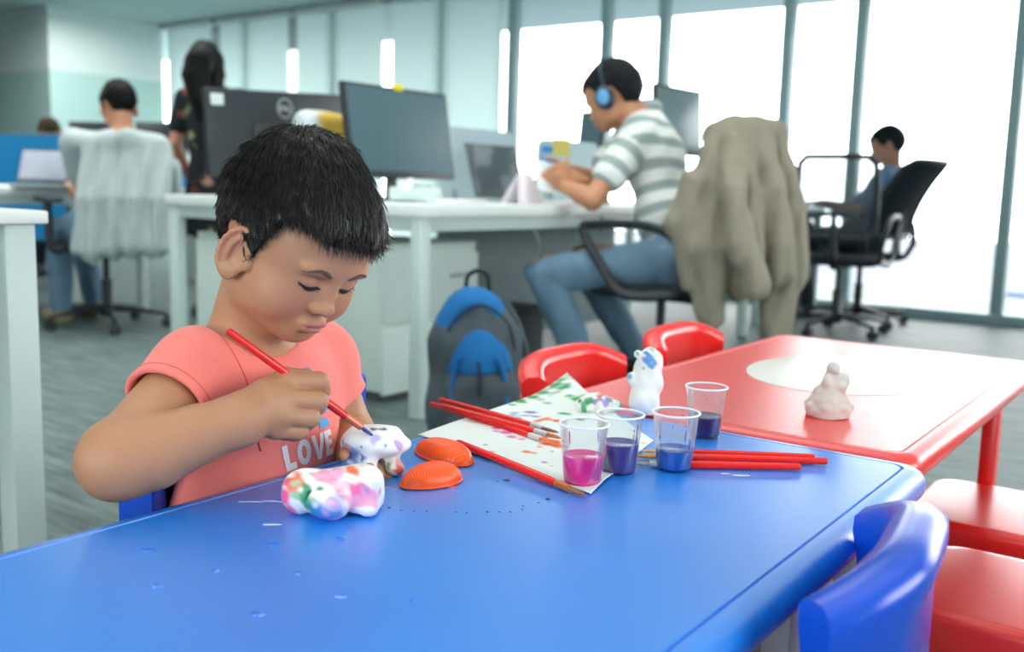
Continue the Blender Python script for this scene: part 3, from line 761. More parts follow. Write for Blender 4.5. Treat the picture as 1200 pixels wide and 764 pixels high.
# ================================================================== PEOPLE: shared sculpting
def basis(fwd, up):
    """columns: left, back, up  (a head or body that looks along fwd)"""
    f = unit(fwd); l = unit(np.cross(up, f)); u = np.cross(f, l)
    return np.column_stack([l, -f, u])
def head_ops(S, R, t, s, chub=1.0, ear=1.0, neck=None, down=True):
    """head in its own frame: x to the left ear, -y to the nose, z to the crown"""
    S.frame(R, t, s)
    S.ell((0, .012, .034), (.0735, .094, .080), .02)
    S.ell((0, -.034, .028), (.063, .050, .052), .03)
    S.ell((0, -.026, -.022), (.060, .050, .058), .03)
    for q in (-1, 1):
        S.ell((q*.034, -.046, -.036), (.027*chub, .025*chub, .028), .022)
        S.ell((q*.047, -.010, -.052), (.016, .026, .022), .022)
    S.ell((0, -.058, -.072), (.021, .0165, .015), .020)
    S.ell((0, -.030, -.066), (.036, .036, .018), .022)
    # sockets, brow and lids
    for q in (-1, 1):
        S.ell((q*.027, -.0855, .000), (.0165, .0100, .0095), .012, 's')
        S.ell((q*.027, -.0800, .0165), (.018, .0055, .0050), .012)
        S.ell((q*.0265, -.0690, -.002), (.0145, .0112, .0108), .004)
        S.cone((q*.0150, -.0785, -.0070), (q*.0265, -.0822, -.0094), .0009, .0011, .002, 's')
        S.cone((q*.0265, -.0822, -.0094), (q*.0390, -.0745, -.0060), .0011, .0008, .002, 's')
    # nose
    S.cone((0, -.0765, .006), (0, -.0875, -.024), .0052, .0070, .012)
    S.ell((0, -.0895, -.0285), (.0092, .0082, .0078), .006)
    for q in (-1, 1):
        S.ell((q*.0102, -.0830, -.0305), (.0066, .0075, .0060), .005)
        S.ell((q*.0052, -.0900, -.0362), (.0026, .0034, .0022), .002, 's')
    # mouth
    S.ell((0, -.0770, -.0535), (.0185, .0085, .0120), .010)
    for q in (-1, 1): S.ell((q*.0062, -.0838, -.0500), (.0098, .0052, .0040), .003)
    S.ell((0, -.0832, -.0578), (.0112, .0058, .0044), .003)
    for q in (-1, 1): S.cone((0, -.0888, -.0540), (q*.0165, -.0800, -.0548), .0010, .0007, .0022, 's')
    S.ell((0, -.0800, -.0655), (.010, .004, .003), .006, 's')
    # ears
    for q in (-1, 1):
        a = -math.radians(20)*q; c_, s_ = math.cos(a), math.sin(a)
        Re = np.array([[c_, -s_, 0], [s_, c_, 0], [0, 0, 1.]]) @ np.array([[1, 0, 0], [0, math.cos(.22), -math.sin(.22)], [0, math.sin(.22), math.cos(.22)]])
        C0 = np.array([q*.0715, -.010, -.010])
        W_ = lambda x, y, z: C0 + Re @ np.array([q*x, y*ear, z*ear])
        S.ell(W_(.004, .004, .0), (.0052, .0185*ear, .0285*ear), .006, R=Re)
        S.ell(W_(.0105, .001, -.001), (.0055, .0115*ear, .0190*ear), .004, 's', R=Re)
        rim = [W_(.006+.002*math.sin(u), .004+.0175*math.sin(u), .0265*math.cos(u)) for u in np.linspace(-.75, 3.3, 14)]
        S.chain(rim, [.0030]*14, .003)
        S.ell(W_(.006, -.001, -.0225), (.0046, .0078*ear, .0090*ear), .006, R=Re)
        S.ell(W_(.004, -.0135, -.004), (.0040, .0035, .0060), .004, R=Re)
        anti = [W_(.0075, .0085+.003*math.sin(u*2), .013*ear-u*.017) for u in np.linspace(0, 1.6, 5)]
        S.chain(anti, [.0022]*5, .003)
    S.frame()
def hair_ops(S, R, t, s, grow=.010, line=None, topz=.012, k=.006):
    """scalp volume cut off along a hairline that is given as height over the angle from the face"""
    A = np.radians([p[0] for p in line]); Z = np.array([p[1] for p in line])
    S.frame(R, t, s)
    g = grow
    S.ell((0, .012, .034), (.0735+g, .094+g, .080+topz), .02)
    S.ell((0, -.034, .030), (.063+g, .050+g, .054+topz), .03)
    S.ell((0, .02, .08), (.050, .06, .034+topz), .03)
    def cut(p):
        az = np.abs(np.arctan2(p[:, 0], -(p[:, 1]-.012)))
        return (np.interp(az, A, Z) - p[:, 2])*.75
    S.fn(cut, k, 'i'); S.frame()
CHILD_LINE = [(0, .056), (28, .055), (40, .062), (49, .054), (56, .030), (62, -.012), (69, -.024), (76, -.012), (83, .020), (95, .020), (105, .012), (116, -.004), (126, -.022), (150, -.045), (180, -.052)]
MAN_LINE = [(0, .052), (30, .054), (45, .058), (60, .040), (74, -.006), (84, -.010), (92, .022), (106, .028), (118, .005), (130, -.030), (180, -.052)]
def strands(R, t, s, v, nrm, n, whorl, rng, lens, lift, r0=.0006):
    """hair strands standing on the scalp, all in one mesh"""
    idx = rng.choice(len(v), n); P = v[idx]; N = nrm[idx]
    pl = (P-t) @ R / s; nl = N @ R
    V, F = [], []
    wh = np.asarray(whorl, float)
    d = pl-wh; d[:, 2] *= .55
    d[:, 1] -= .02*(pl[:, 2] > .05)
    d -= nl*(d*nl).sum(1)[:, None]; d /= np.linalg.norm(d, axis=1)[:, None]+1e-9
    d += rng.normal(0, .22, d.shape); d -= nl*(d*nl).sum(1)[:, None]; d /= np.linalg.norm(d, axis=1)[:, None]+1e-9
    top = np.clip((pl[:, 2]-.015)/.05, 0, 1)
    L = (lens[0]*(1-top)+lens[1]*top)*rng.uniform(.6, 1.15, n)
    lf = (lift[0]*(1-top)+lift[1]*top)*rng.uniform(.4, 1.3, n)
    k = 5; tt = np.linspace(0, 1, k)
    side = np.cross(d, nl)
    pts = []
    for u in tt:
        q = pl + d*(L*u)[:, None] + nl*(L*lf*(u-.55*u*u))[:, None] - np.array([0, 0, 1.])*(L*.25*u*u)[:, None]
        pts.append(q)
    rr = r0*np.array([.9, 1.0, .9, .7, .15])
    rings = []
    for i in range(k):
        for a in range(3):
            an = 2*math.pi*a/3
            rings.append(pts[i] + (side*math.cos(an)+nl*math.sin(an))*rr[i])
    V = np.stack(rings, 1)                       # n, k*3, 3
    Vw = (V.reshape(-1, 3)*s) @ R.T + t
    f = []
    for i in range(k-1):
        for a in range(3): f.append((i*3+a, i*3+(a+1) % 3, (i+1)*3+(a+1) % 3, (i+1)*3+a))
    f = np.array(f); F = (np.arange(n)[:, None, None]*(k*3) + f[None]).reshape(-1, 4)
    return Vw, F
def vnormals(v, q):
    n = np.zeros_like(v); a = np.cross(v[q[:, 2]]-v[q[:, 0]], v[q[:, 3]]-v[q[:, 1]])
    for i in range(4): np.add.at(n, q[:, i], a)
    return n/(np.linalg.norm(n, axis=1)[:, None]+1e-12)
def skin_color(R, t, s, base, lip, cheek=None):
    base, lip = np.array(lin(base)), np.array(lin(lip)); ck = np.array(lin(cheek)) if cheek else base
    def f(p):
        c = np.tile(base, (len(p), 1)); q = (p-t) @ R / s
        m = np.zeros(len(p))
        for cc, r in (((.036, -.062, -.034), .026), ((-.036, -.062, -.034), .026), ((.0, -.092, -.029), .010), ((.078, .012, 0), .028), ((-.078, .012, 0), .028)):
            m = np.maximum(m, np.clip(1-np.linalg.norm(q-np.array(cc), axis=1)/r, 0, 1))
        c = c*(1-m[:, None]*.8)+ck*m[:, None]*.8
        lm = np.zeros(len(p))
        for cc, r in (((.0062, -.0845, -.0502), (.0105, .010, .0036)), ((-.0062, -.0845, -.0502), (.0105, .010, .0036)), ((0, -.084, -.0578), (.0122, .010, .0046))):
            lm = np.maximum(lm, np.clip((1.08-np.linalg.norm((q-np.array(cc))/np.array(r), axis=1))*5, 0, 1))
        return c*(1-lm[:, None]*.85)+lip*lm[:, None]*.85
    return f
def face_parts(root, R, t, s, body):
    """lashes, brows and the sliver of eye under lowered lids, laid onto the face"""
    off = np.array(top_of(root).location); me = body.data
    n = len(me.vertices); co = np.empty(n*3); me.vertices.foreach_get('co', co); co = co.reshape(-1, 3)+off
    near = np.linalg.norm(co-t, axis=1) < .16*s
    polys = np.array([p.vertices[:] for p in me.polygons]); polys = polys[near[polys].all(1)]
    tree = BVHTree.FromPolygons([Vector(v) for v in co], [tuple(int(i) for i in p) for p in polys])
    def W_(p, lift=0.0):
        p = np.array(p, float); a = t + s*(R @ (p+np.array([0, -.16, 0]))); d = R @ np.array([0, 1., 0])
        h = tree.ray_cast(Vector(a), Vector(d), .16*s)
        return (np.array(h[0]) if h[0] is not None else t + s*(R @ p)) - d*lift*s
    up = R @ np.array([0, -1., 0])
    dk = mat('lash_black', '#120c0c', rough=.5)
    for q in (-1, 1):
        b = MB(); mid = spline([(q*.0130, 0, -.0072), (q*.0200, 0, -.0082), (q*.0265, 0, -.0084), (q*.0330, 0, -.0072), (q*.0410, 0, -.0040)], 16)
        b.tube([W_(p) for p in mid], [s*x for x in (.0007, .0016, .0023, .0028, .0032, .0034, .0035, .0035, .0034, .0032, .0029, .0026, .0022, .0017, .0012, .0007)], 8, flat=.35, up=up)
        for k in range(9):
            p = W_(mid[2+int(k*1.5)]); o = R @ np.array([q*.0005*(k-3), -.0036, -.0034])*s
            b.tube([p, p+o*.6, p+o], [.0004*s, .0003*s, .0001*s], 4)
        b.build('eyelashes', dk, root, world=True)
        eb = MB(); pts = spline([(q*.0125, 0, .0120), (q*.0210, 0, .0160), (q*.0300, 0, .0180), (q*.0390, 0, .0162), (q*.0460, 0, .0115)], 16)
        eb.tube([W_(p, .0002) for p in pts], [s*x for x in (.0012, .0019, .0023, .0025, .0026, .0026, .0025, .0024, .0023, .0021, .0019, .0017, .0014, .0011, .0008, .0004)], 8, flat=.35, up=up)
        eb.build('eyebrow', mat('brow_hair', '#6a5248', rough=.9, spec=.1, var=.3, vscale=400), root, world=True)
def curl(base, d, bend, lens, angs):
    """finger joints: starts at base along d and turns toward bend by each angle"""
    pts = [np.asarray(base, float)]; d = unit(d); n = unit(np.asarray(bend, float) - d*np.dot(bend, d)); a = 0
    for L, g in zip(lens, angs):
        a += g; pts.append(pts[-1] + L*(math.cos(a)*d+math.sin(a)*n))
    return pts
def hand_ops(S, wrist, d, back, thumb, k=1.0, cv=(.35, .6, .4), thumb_open=.7):
    """palm, four fingers and a thumb: d points to the fingers, back is the back of the hand, thumb the thumb side"""
    d, back = unit(d), unit(back); th = unit(np.asarray(thumb, float)-d*np.dot(thumb, d)-back*np.dot(thumb, back)); w = np.asarray(wrist, float)
    Rm = np.column_stack([th, d, back])
    S.box(w+d*.050*k, (.040*k, .046*k, .014*k), .013*k, .014, R=Rm)
    S.ell(w+d*.035*k+th*.022*k-back*.006*k, (.017*k, .030*k, .015*k), .012, R=Rm)
    for i, (o, L, r) in enumerate(((.030, 1.0, .0088), (.010, 1.1, .0092), (-.010, 1.02, .0088), (-.029, .82, .0078))):
        b = w + d*(.090-.004*abs(i-1))*k + th*o*k
        p = curl(b, d+th*(.06-.05*i), -back, [.042*L*k, .026*L*k, .022*L*k], cv)
        S.chain(p, [r*k*1.08, r*k, r*k*.95, r*k*.8], .006)
    b = w + d*.030*k + th*.032*k - back*.004*k
    p = curl(b, d*.75+th*thumb_open, d-back*.6, [.036*k, .030*k, .024*k], (0, .25, .3))
    S.chain(p, [.0125*k, .0105*k, .0098*k, .0082*k], .008)
# ================================================================== THE BOY
HR = np.array([[0.0233, -0.8870, 0.4611], [0.9922, 0.0771, 0.0982], [-0.1227, 0.4552, 0.8819]])
HT = D(342, 290, 1.10); HS = .965
boy = thing('person', 'young boy in a coral t-shirt painting at the blue table with a red brush', 'person', (-1.0, .78, 0))
SKIN = mat('skin', None, rough=.48, spec=.4, var=.025, vscale=25, attr='Col', sss=.12, bump=.05, bscale=900)
Rsh, Rel, Rwr = D(231, 434, 1.09), D(137, 541, .965), D(282, 492, 1.0)
Lsh, Lel, Lwr = D(372, 420, 1.262), D(408, 512, 1.30), D(424, 535, 1.165)
NB = D(288, 392, 1.135)
pel = V3(-.905, .765, .345)
B = SDF()
head_ops(B, HR, HT, HS, chub=1.08, ear=1.08)
HL = lambda *p: HT + HS*(HR @ np.array(p, float))
B.cone(HL(0, .026, -.045), NB+V3(-.010, 0, -.03), .042, .045, .022)
B.ell(NB+V3(-.012, 0, -.045), (.07, .085, .035), .03)
B.ell(V3(-.912, .762, .535), (.060, .098, .090), .04)
B.ell(V3(-.912, .762, .430), (.064, .098, .085), .05)
B.ell(pel, (.070, .100, .072), .05)
# right arm
B.cone(Rsh, Rel+(Rsh-Rel)*.08, .0375, .0355, .03)
B.ell(Rel, (.036, .036, .036), .02)
B.chain([Rel, Rel*.72+Rwr*.28+V3(0, 0, -.002), Rel*.35+Rwr*.65, Rwr], [.0345, .0375, .0300, .0245], .012)
# right hand: fist round the brush
hw = Rwr
kn = [D(338, 448, 1.035), D(340, 468, 1.022), D(334, 487, 1.018), D(324, 503, 1.022)]
pi_ = [D(374, 447, 1.052), D(373, 470, 1.040), D(364, 490, 1.036), D(351, 505, 1.036)]
ti = [D(377, 456, 1.078), D(371, 476, 1.068), D(359, 495, 1.062), D(345, 508, 1.058)]
ed = [D(358, 461, 1.088), D(352, 480, 1.082), D(343, 497, 1.074), D(333, 508, 1.068)]
B.chain([hw, D(312, 470, 1.022)], [.0250, .0225], .014)
B.ell(D(318, 478, 1.028), (.026, .026, .027), .012)
for k_ in kn: B.cone(D(308, 480, 1.018), k_, .0165, .0110, .008)
for a_, b_, c_, d_, r_ in zip(kn, pi_, ti, ed, (.0106, .0106, .0100, .0092)):
    B.chain([a_, b_, c_, d_], [r_*1.04, r_, r_*.94, r_*.82], .0018)
B.chain([D(308, 462, 1.045), D(335, 443, 1.066), D(358, 444, 1.082), D(374, 455, 1.092)], [.0140, .0118, .0108, .0088], .008)
# left arm and hand, steadying the figure from behind
B.cone(Lsh, Lel, .038, .034, .03)
B.chain([Lel, Lel*.5+Lwr*.5, Lwr], [.034, .034, .0250], .012)
hand_ops(B, Lwr, D(440, 544, 1.128)-Lwr, V3(.35, .5, .8), V3(-.3, -1, .3), .60, (.3, .5, .5))
# legs under the table
for sy in (-1, 1):
    hp, kn_, an = pel+V3(.02, sy*.055, -.01), V3(-.80, .765+sy*.075, .315), V3(-.83, .765+sy*.080, .075)
    B.chain([hp, kn_, an], [.062, .046, .031], .02)
    B.chain([an+V3(-.012, 0, -.03), an+V3(.10, sy*.01, -.055)], [.028, .022], .015)
skc = skin_color(HR, HT, HS, '#b88664', '#ad645c', '#c0775e')
body = sdf_obj('body', B, (-1.14, .44, 0.0), (-.64, 1.02, .90), .0019, SKIN, boy, color=skc)
face_parts(boy, HR, HT, HS, body)
# hair
HAIRM = mat('black_hair', '#14100f', rough=.38, spec=.55, var=.3, vscale=200)
H = SDF(); hair_ops(H, HR, HT, HS, .0075, CHILD_LINE, .013)
H.noise(.0012, 260, 3)
hv, hq = H.mesh(HT-.2, HT+.2, .003)
used = np.zeros(len(hv), bool); used[hq.ravel()] = True; ix = np.cumsum(used)-1; hv = hv[used]; hq = ix[hq]
hair = link_mesh('hair', hv, hq, HAIRM, boy, True)
hn = vnormals(hv, hq)
if ((hn*(hv-HT)).sum(1)).mean() < 0: hn = -hn
sv, sf = strands(HR, HT, HS, hv, hn, 15000, (0, .045, .115), np.random.default_rng(3), (.0085, .022), (.12, .38), .00045)
tag(link_mesh('hair_strands', sv, sf, HAIRM, hair, True), kind='stuff')

# t-shirt
CORAL = mat('coral_cotton', '#f5837a', rough=.85, spec=.2, var=.04, vscale=20, bump=.25, bscale=900, sheen=.2)
T = SDF()
T.ell(V3(-.910, .762, .535), (.070, .108, .098), .04)
T.ell(V3(-.910, .762, .430), (.074, .112, .100), .06)
T.ell(V3(-.905, .765, .345), (.080, .108, .075), .05)
T.ell(NB+V3(-.014, 0, -.045), (.078, .095, .042), .03)
T.cone(NB+V3(-.02, -.02, -.050), Rsh, .048, .044, .03)
T.cone(NB+V3(-.02, .02, -.045), Lsh, .050, .046, .03)
re, le = Rsh+(Rel-Rsh)*.42, Lsh+(Lel-Lsh)*.50
T.cone(Rsh, re+(Rel-Rsh)*.15, .0435, .0500, .022)
T.cone(Lsh, le+(Lel-Lsh)*.15, .045, .046, .022)
def cutend(c, n):
    n = unit(n)
    T.fn(lambda p, c=c, n=n: np.maximum(-((p-c) @ n), np.linalg.norm(p-c, axis=1)-.085), .002, 's')
cutend(re, Rel-Rsh); cutend(le, Lel-Lsh)
T.cone(re+(Rel-Rsh)*.2, re-(Rel-Rsh)*.04, .0430, .0405, .003, 's')
T.cone(HL(0, .034, -.040), NB+V3(-.004, 0, -.036), .053, .050, .006, 's')
T.ell(NB+V3(.008, .004, .018), (.050, .058, .036), .006, 's')
T.half(V3(0, 0, .30), (0, 0, -1), .002)
def folds(p, d):
    w = np.sin((p @ np.array([30., 55., -62.]))+1.8*np.sin(p @ np.array([18., -22., 25.])))
    w2 = np.sin((p @ np.array([-48., 38., 70.]))+1.5*np.sin(p @ np.array([22., 12., -20.])))
    m_ = np.clip((.58-p[:, 2])/.10, .2, 1)*np.clip((np.linalg.norm(p-Rsh, axis=1)-.06)/.05, .12, 1)
    return d + (.0036*w+.0030*w2)*m_
T.warp(folds)
shirt = sdf_obj('t_shirt', T, (-1.14, .50, .28), (-.76, 1.02, .69), .0024, CORAL, boy)
# hems
def hem_loop(c, axis, rad, name, r=.0016):
    axis = unit(axis); h = unit(np.cross(axis, (0, 0, 1))); g = np.cross(axis, h)
    MB().tube([c+rad*(math.cos(u)*h+math.sin(u)*g) for u in np.linspace(0, 6.2832, 48, endpoint=False)], r, 8, closed=True).build(name, CORAL, boy, world=True)
# print on the chest
dg = bpy.context.evaluated_depsgraph_get()
sme = shirt.data; off = np.array(boy.location)
bvh = BVHTree.FromPolygons([Vector(np.array(v.co)+off) for v in sme.vertices], [tuple(p.vertices) for p in sme.polygons])
def conform(verts, toward, lift=.0009):
    out = []
    for p in verts:
        d = unit(p-toward)
        hit = bvh.ray_cast(Vector(toward), Vector(d), 1.0)
        out.append(np.array(hit[0])+np.array(hit[1])*0 - d*lift if hit[0] is not None else p)
    return np.array(out)
def fill_poly(poly, step=.0035):
    """triangulate an outline in the plane with inner points so it can bend over cloth"""
    bm = bmesh.new(); vs = [bm.verts.new((x, y, 0)) for x, y in poly]; f0 = bm.faces.new(vs); bm.normal_update(); _ = f0
    bmesh.ops.triangulate(bm, faces=bm.faces[:])
    for _ in range(3):
        es = [e for e in bm.edges if e.calc_length() > step]
        if es: bmesh.ops.subdivide_edges(bm, edges=es, cuts=1); bmesh.ops.triangulate(bm, faces=bm.faces[:])
    bm.verts.index_update()
    v = np.array([x.co[:2] for x in bm.verts]); f = [[q.index for q in p.verts] for p in bm.faces]; bm.free(); return v, f
FR, RIGHT, UPV = None, None, None
GLY = {'L': [[(0, 0), (.62, 0), (.62, .26), (.28, .26), (.28, 1), (0, 1)]],
       'V': [[(.27, 0), (.49, 0), (.80, 1), (.56, 1), (.38, .30), (.20, 1), (-.04, 1)]],
       'E': [[(0, 0), (.60, 0), (.60, .23), (.27, .23), (.27, .39), (.54, .39), (.54, .61), (.27, .61), (.27, .77), (.60, .77), (.60, 1), (0, 1)]]}
def ring_o(n=20):
    o = [(.37+.37*math.cos(a), .5+.5*math.sin(a)) for a in np.linspace(0, math.pi, n)] ; i_ = [(.37+.13*math.cos(a), .5+.26*math.sin(a)) for a in np.linspace(math.pi, 0, n)]
    o2 = [(.37+.37*math.cos(a), .5+.5*math.sin(a)) for a in np.linspace(math.pi, 2*math.pi, n)]; i2 = [(.37+.13*math.cos(a), .5+.26*math.sin(a)) for a in np.linspace(2*math.pi, math.pi, n)]
    return [o+i_, o2+i2]
GLY['O'] = ring_o()
eye = CLOC
def print_on(name, glyphs, m):
    """each glyph: outline in a small chest plane given by origin, x axis and y axis"""
    mb = MB()
    for poly, o, ax, ay in glyphs:
        v, f = fill_poly(poly, .12)
        P = np.array([o+x*ax+y*ay for x, y in v])
        nrm = unit(np.cross(ax, ay))
        out = []
        for p in P:
            hit = bvh.ray_cast(Vector(p+nrm*.06), Vector(-nrm), .2)
            if hit[0] is None: hit = (Vector(p),)
            out.append(np.array(hit[0])+nrm*.0011)
        mb.add(out, f)
    o = mb.build(name, m, shirt, world=True, deg=80); return o
def snap_ring(name, c, axis, rad, m, r=.0009):
    axis = unit(axis); h = unit(np.cross(axis, (0, 0, 1))); g = np.cross(axis, h); P = []
    for u in np.linspace(0, 6.2832, 60, endpoint=False):
        d = math.cos(u)*h+math.sin(u)*g
        hit = bvh.ray_cast(Vector(c+d*rad), Vector(-d), rad)
        if hit[0] is not None: P.append(np.array(hit[0]))
    if len(P) > 20: MB().tube(P, r, 6, closed=True).build(name, m, shirt, world=True)
SEAM = mat('coral_seam', '#d9625a', rough=.9, spec=.1)
snap_ring('sleeve_seam', Rsh+V3(.0, .022, .004), V3(.10, 1.0, .25), .12, SEAM)
snap_ring('sleeve_hem', re+(Rsh-re)*.16, Rel-Rsh, .08, SEAM, .0007)
def on_shirt(px, py):
    hit = bvh.ray_cast(Vector(CLOC), Vector(unit(_ray(px, py))), 5.0)
    return np.array(hit[0]) if hit[0] is not None else D(px, py, 1.1)
p0, p1, p2 = on_shirt(336, 553), on_shirt(390, 531), on_shirt(321, 526)
# chest plane through the visible print
ux = p1-p0; ax = unit(ux); ay = unit((p2-p0)-ax*np.dot(p2-p0, ax))
letters = []; xw = np.linalg.norm(ux); cur = 0; hgt = .029; k_ = xw/3.1
for ch, adv in (('L', .74), ('O', .86), ('V', .84), ('E', .7)):
    for poly in GLY[ch]: letters.append((poly, p0+ax*cur*k_, ax*k_, ay*hgt))
    cur += adv
print_on('printed_lettering', letters, mat('silver_print', '#dfe0e2', rough=.5, var=.15, vscale=600))
blu = []
def bb(px, py, dep, pts, sc=.001):
    o = on_shirt(px, py); blu.append(([(x, y) for x, y in pts], o, ax*sc, ay*sc))
bb(357, 437, 1.085, [(-6, -4), (7, -4), (8, 3), (2, 6), (-5, 4)])
bb(376, 457, 1.10, [(-6, -10), (4, -12), (7, 0), (5, 11), (-3, 12), (-1, 3)])
bb(377, 478, 1.10, [(-8, -3), (2, -8), (6, 0), (5, 7), (-3, 6)])
bb(360, 440, 1.1, [(-9, -6), (9, -6), (10, 4), (3, 9), (-7, 6)])
bb(381, 466, 1.1, [(-5, -16), (5, -14), (8, 4), (4, 16), (-3, 12)])
bb(377, 497, 1.09, [(-5, -5), (14, -4), (12, 6), (6, 4), (3, 7), (0, 20), (-6, 20)])
print_on('printed_picture', blu, mat('cyan_print', '#2f9fe0', rough=.6))
# shorts and shoes
SH = SDF(); SH.ell(pel+V3(.0, 0, .0), (.078, .108, .076), .04)
for sy in (-1, 1):
    SH.cone(pel+V3(.02, sy*.055, -.01), V3(-.845, .765+sy*.073, .318), .072, .060, .02)
SH.half(V3(0, 0, .385), (0, 0, 1), .004)
sdf_obj('shorts', SH, (-1.14, .58, .20), (-.72, .95, .44), .005, mat('navy_cotton', '#27324f', rough=.85), boy)
for sy in (-1, 1):
    an = V3(-.83, .765+sy*.080, .075)
    F_ = SDF(); F_.chain([an+V3(-.016, 0, -.035), an+V3(.04, sy*.004, -.042), an+V3(.11, sy*.01, -.048)], [.036, .034, .030], .01); F_.half((0, 0, .004), (0, 0, -1), .002); F_.half(an+V3(0, 0, .0), (0, 0, 1), .002)
    sdf_obj('shoe', F_, an-V3(.07, .06, .08), an+V3(.16, .07, .03), .004, mat('shoe_grey', '#5b6470', rough=.7), boy)
# the brush in his hand
brush("red paint brush held in the boy's right fist, blue-tipped", D(266, 387, 1.000), D(439, 512, 1.092), '#2f3f8c', rmax=.0045, fer='#ec7a55')
# ================================================================== OFFICE CHAIRS
BLK = mat('black_plastic', '#232a30', rough=.45, spec=.5, var=.04)
FAB = mat('black_fabric', '#262d33', rough=.9, spec=.2, var=.08, vscale=60, bump=.3, bscale=600)
CHR = mat('grey_metal', '#8b9698', rough=.35, metal=.5)
MESHM = clear_mat('chair_mesh', (.50, .56, .58), fac_tr=.62, rough=.5, diff=(.10, .12, .13), gloss=.2)
def office_chair(label, x, y, rz, seatz=.46, backh=1.05, recline=.10, solid=False, loops=True, wide=.46):
    r = thing('office_chair', label, 'chair', (x, y, 0), rz, 'office chairs')
    for k in range(5):
        a = 2*math.pi*k/5+.3; c, s = math.cos(a), math.sin(a)
        leg = MB().tube([(.03*c, .03*s, .105), (.17*c, .17*s, .092), (.30*c, .30*s, .075)], [.026, .021, .015], 10, flat=.7).build('base_leg', BLK, r)
        q = MB()
        for o in (-.014, .014):
            w = [( .305*c - o*s + .024*math.cos(t)*c, .305*s + o*c + .024*math.cos(t)*s, .026+.024*math.sin(t)) for t in np.linspace(0, 6.283, 16, endpoint=False)]
            q.tube([(.305*c-o*s-.008*s, .305*s+o*c+.008*c, .026), (.305*c-o*s+.008*s, .305*s+o*c-.008*c, .026)], .025, 14)
        q.tube([(.305*c, .305*s, .045), (.305*c, .305*s, .075)], .012, 8).build('caster', BLK, leg)
    MB().lathe([(.03, .06), (.035, .07), (.035, .12), (.028, .13), (.028, .26), (.018, .262), (.018, seatz-.08), (.06, seatz-.075), (.06, seatz-.06), (.001, seatz-.06)], seg=18).build('gas_pole', BLK, r)
    prof = [(.10, -.05), (.03, -.05), (.008, -.042), (.0, -.028), (.004, -.012), (.02, -.002), (.05, .004), (.12, .0)]
    rings = [[(px+.02, py, seatz-.01+z+.012*min(0, .0)) for px, py, _ in rring(.47-2*d, .48-2*d, .10-d*.4, 0, 6)] for d, z in prof]
    MB().loft(rings).build('seat', FAB, r, deg=50)
    # back: curved frame with mesh stretched in it
    z0, z1 = seatz+.10, backh
    def bp(u, v):     # u across, v up
        yy = (wide/2)*u*(1-.10*v*v-.06*(1-v)); return np.array([-.235-.035*v-recline*v*v+.05*(u*u)-.03*math.sin(math.pi*v*.7)*0, yy, z0+(z1-z0)*v])
    loop = [bp(u, 0) for u in np.linspace(-.8, .8, 9)]+[bp(1, v) for v in np.linspace(.08, .92, 12)]+[bp(u, 1) for u in np.linspace(.82, -.82, 9)]+[bp(-1, v) for v in np.linspace(.92, .08, 12)]
    fr = MB().tube(loop, .017, 10, closed=True).build('back_frame', BLK, r)
    P = [[bp(u*.98, v*.96+.02) for u in np.linspace(-1, 1, 14)] for v in np.linspace(0, 1, 16)]
    mb = MB().grid(P); mb.build('back_mesh', FAB if solid else MESHM, r)
    MB().tube([(-.02, 0, seatz-.055), (-.16, 0, seatz-.06), (-.25, 0, seatz+.0), bp(0, .02)+V3(-.012, 0, 0), bp(0, .35)+V3(-.012, 0, 0)], [.03, .028, .026, .022, .012], 10).build('back_support', BLK, r)
    q = MB(); P = [bp(u*.75, .18+.14*v)+V3(.006, 0, 0) for v in (0, 1) for u in np.linspace(-1, 1, 2)]
    for sy in (-1, 1):
        if loops:
            pts = spline([(-.16, sy*.25, seatz-.03), (.04, sy*.275, seatz-.04), (.14, sy*.28, seatz+.07), (.22, sy*.285, seatz+.20), (.16, sy*.285, seatz+.225), (-.06, sy*.285, seatz+.225), (-.17, sy*.28, seatz+.17), (-.20, sy*.26, seatz+.05)], 36)
            MB().tube(pts, .013, 10, flat=1.5, closed=True).build('armrest', BLK, r)
        else:
            a_ = MB().tube(spline([(.0, sy*.23, seatz-.05), (.02, sy*.28, seatz-.03), (.03, sy*.285, seatz+.10), (.03, sy*.285, seatz+.20)], 14), .015, 10, flat=1.4).build('armrest', BLK, r)
            MB().box((.02, sy*.285, seatz+.212), (.24, .06, .026), .012, 3).build('arm_pad', BLK, a_)
    return r
office_chair('black office chair with looped arms under the man in the striped polo', -1.86, 3.62, math.pi+.06, .45, .92, .05)
office_chair('black office chair with the light grey cardigan over its back', -4.90, 3.05, math.pi-.12, .47, .985, .04, loops=False)
office_chair('black mesh-backed office chair in front, empty, near the windows', -1.88, 5.92, math.radians(97), .47, 1.03, .05)
office_chair('black office chair farther back that the person in blue is leaning against', -1.93, 6.50, math.pi-.3, .47, 1.03, .20, solid=True)

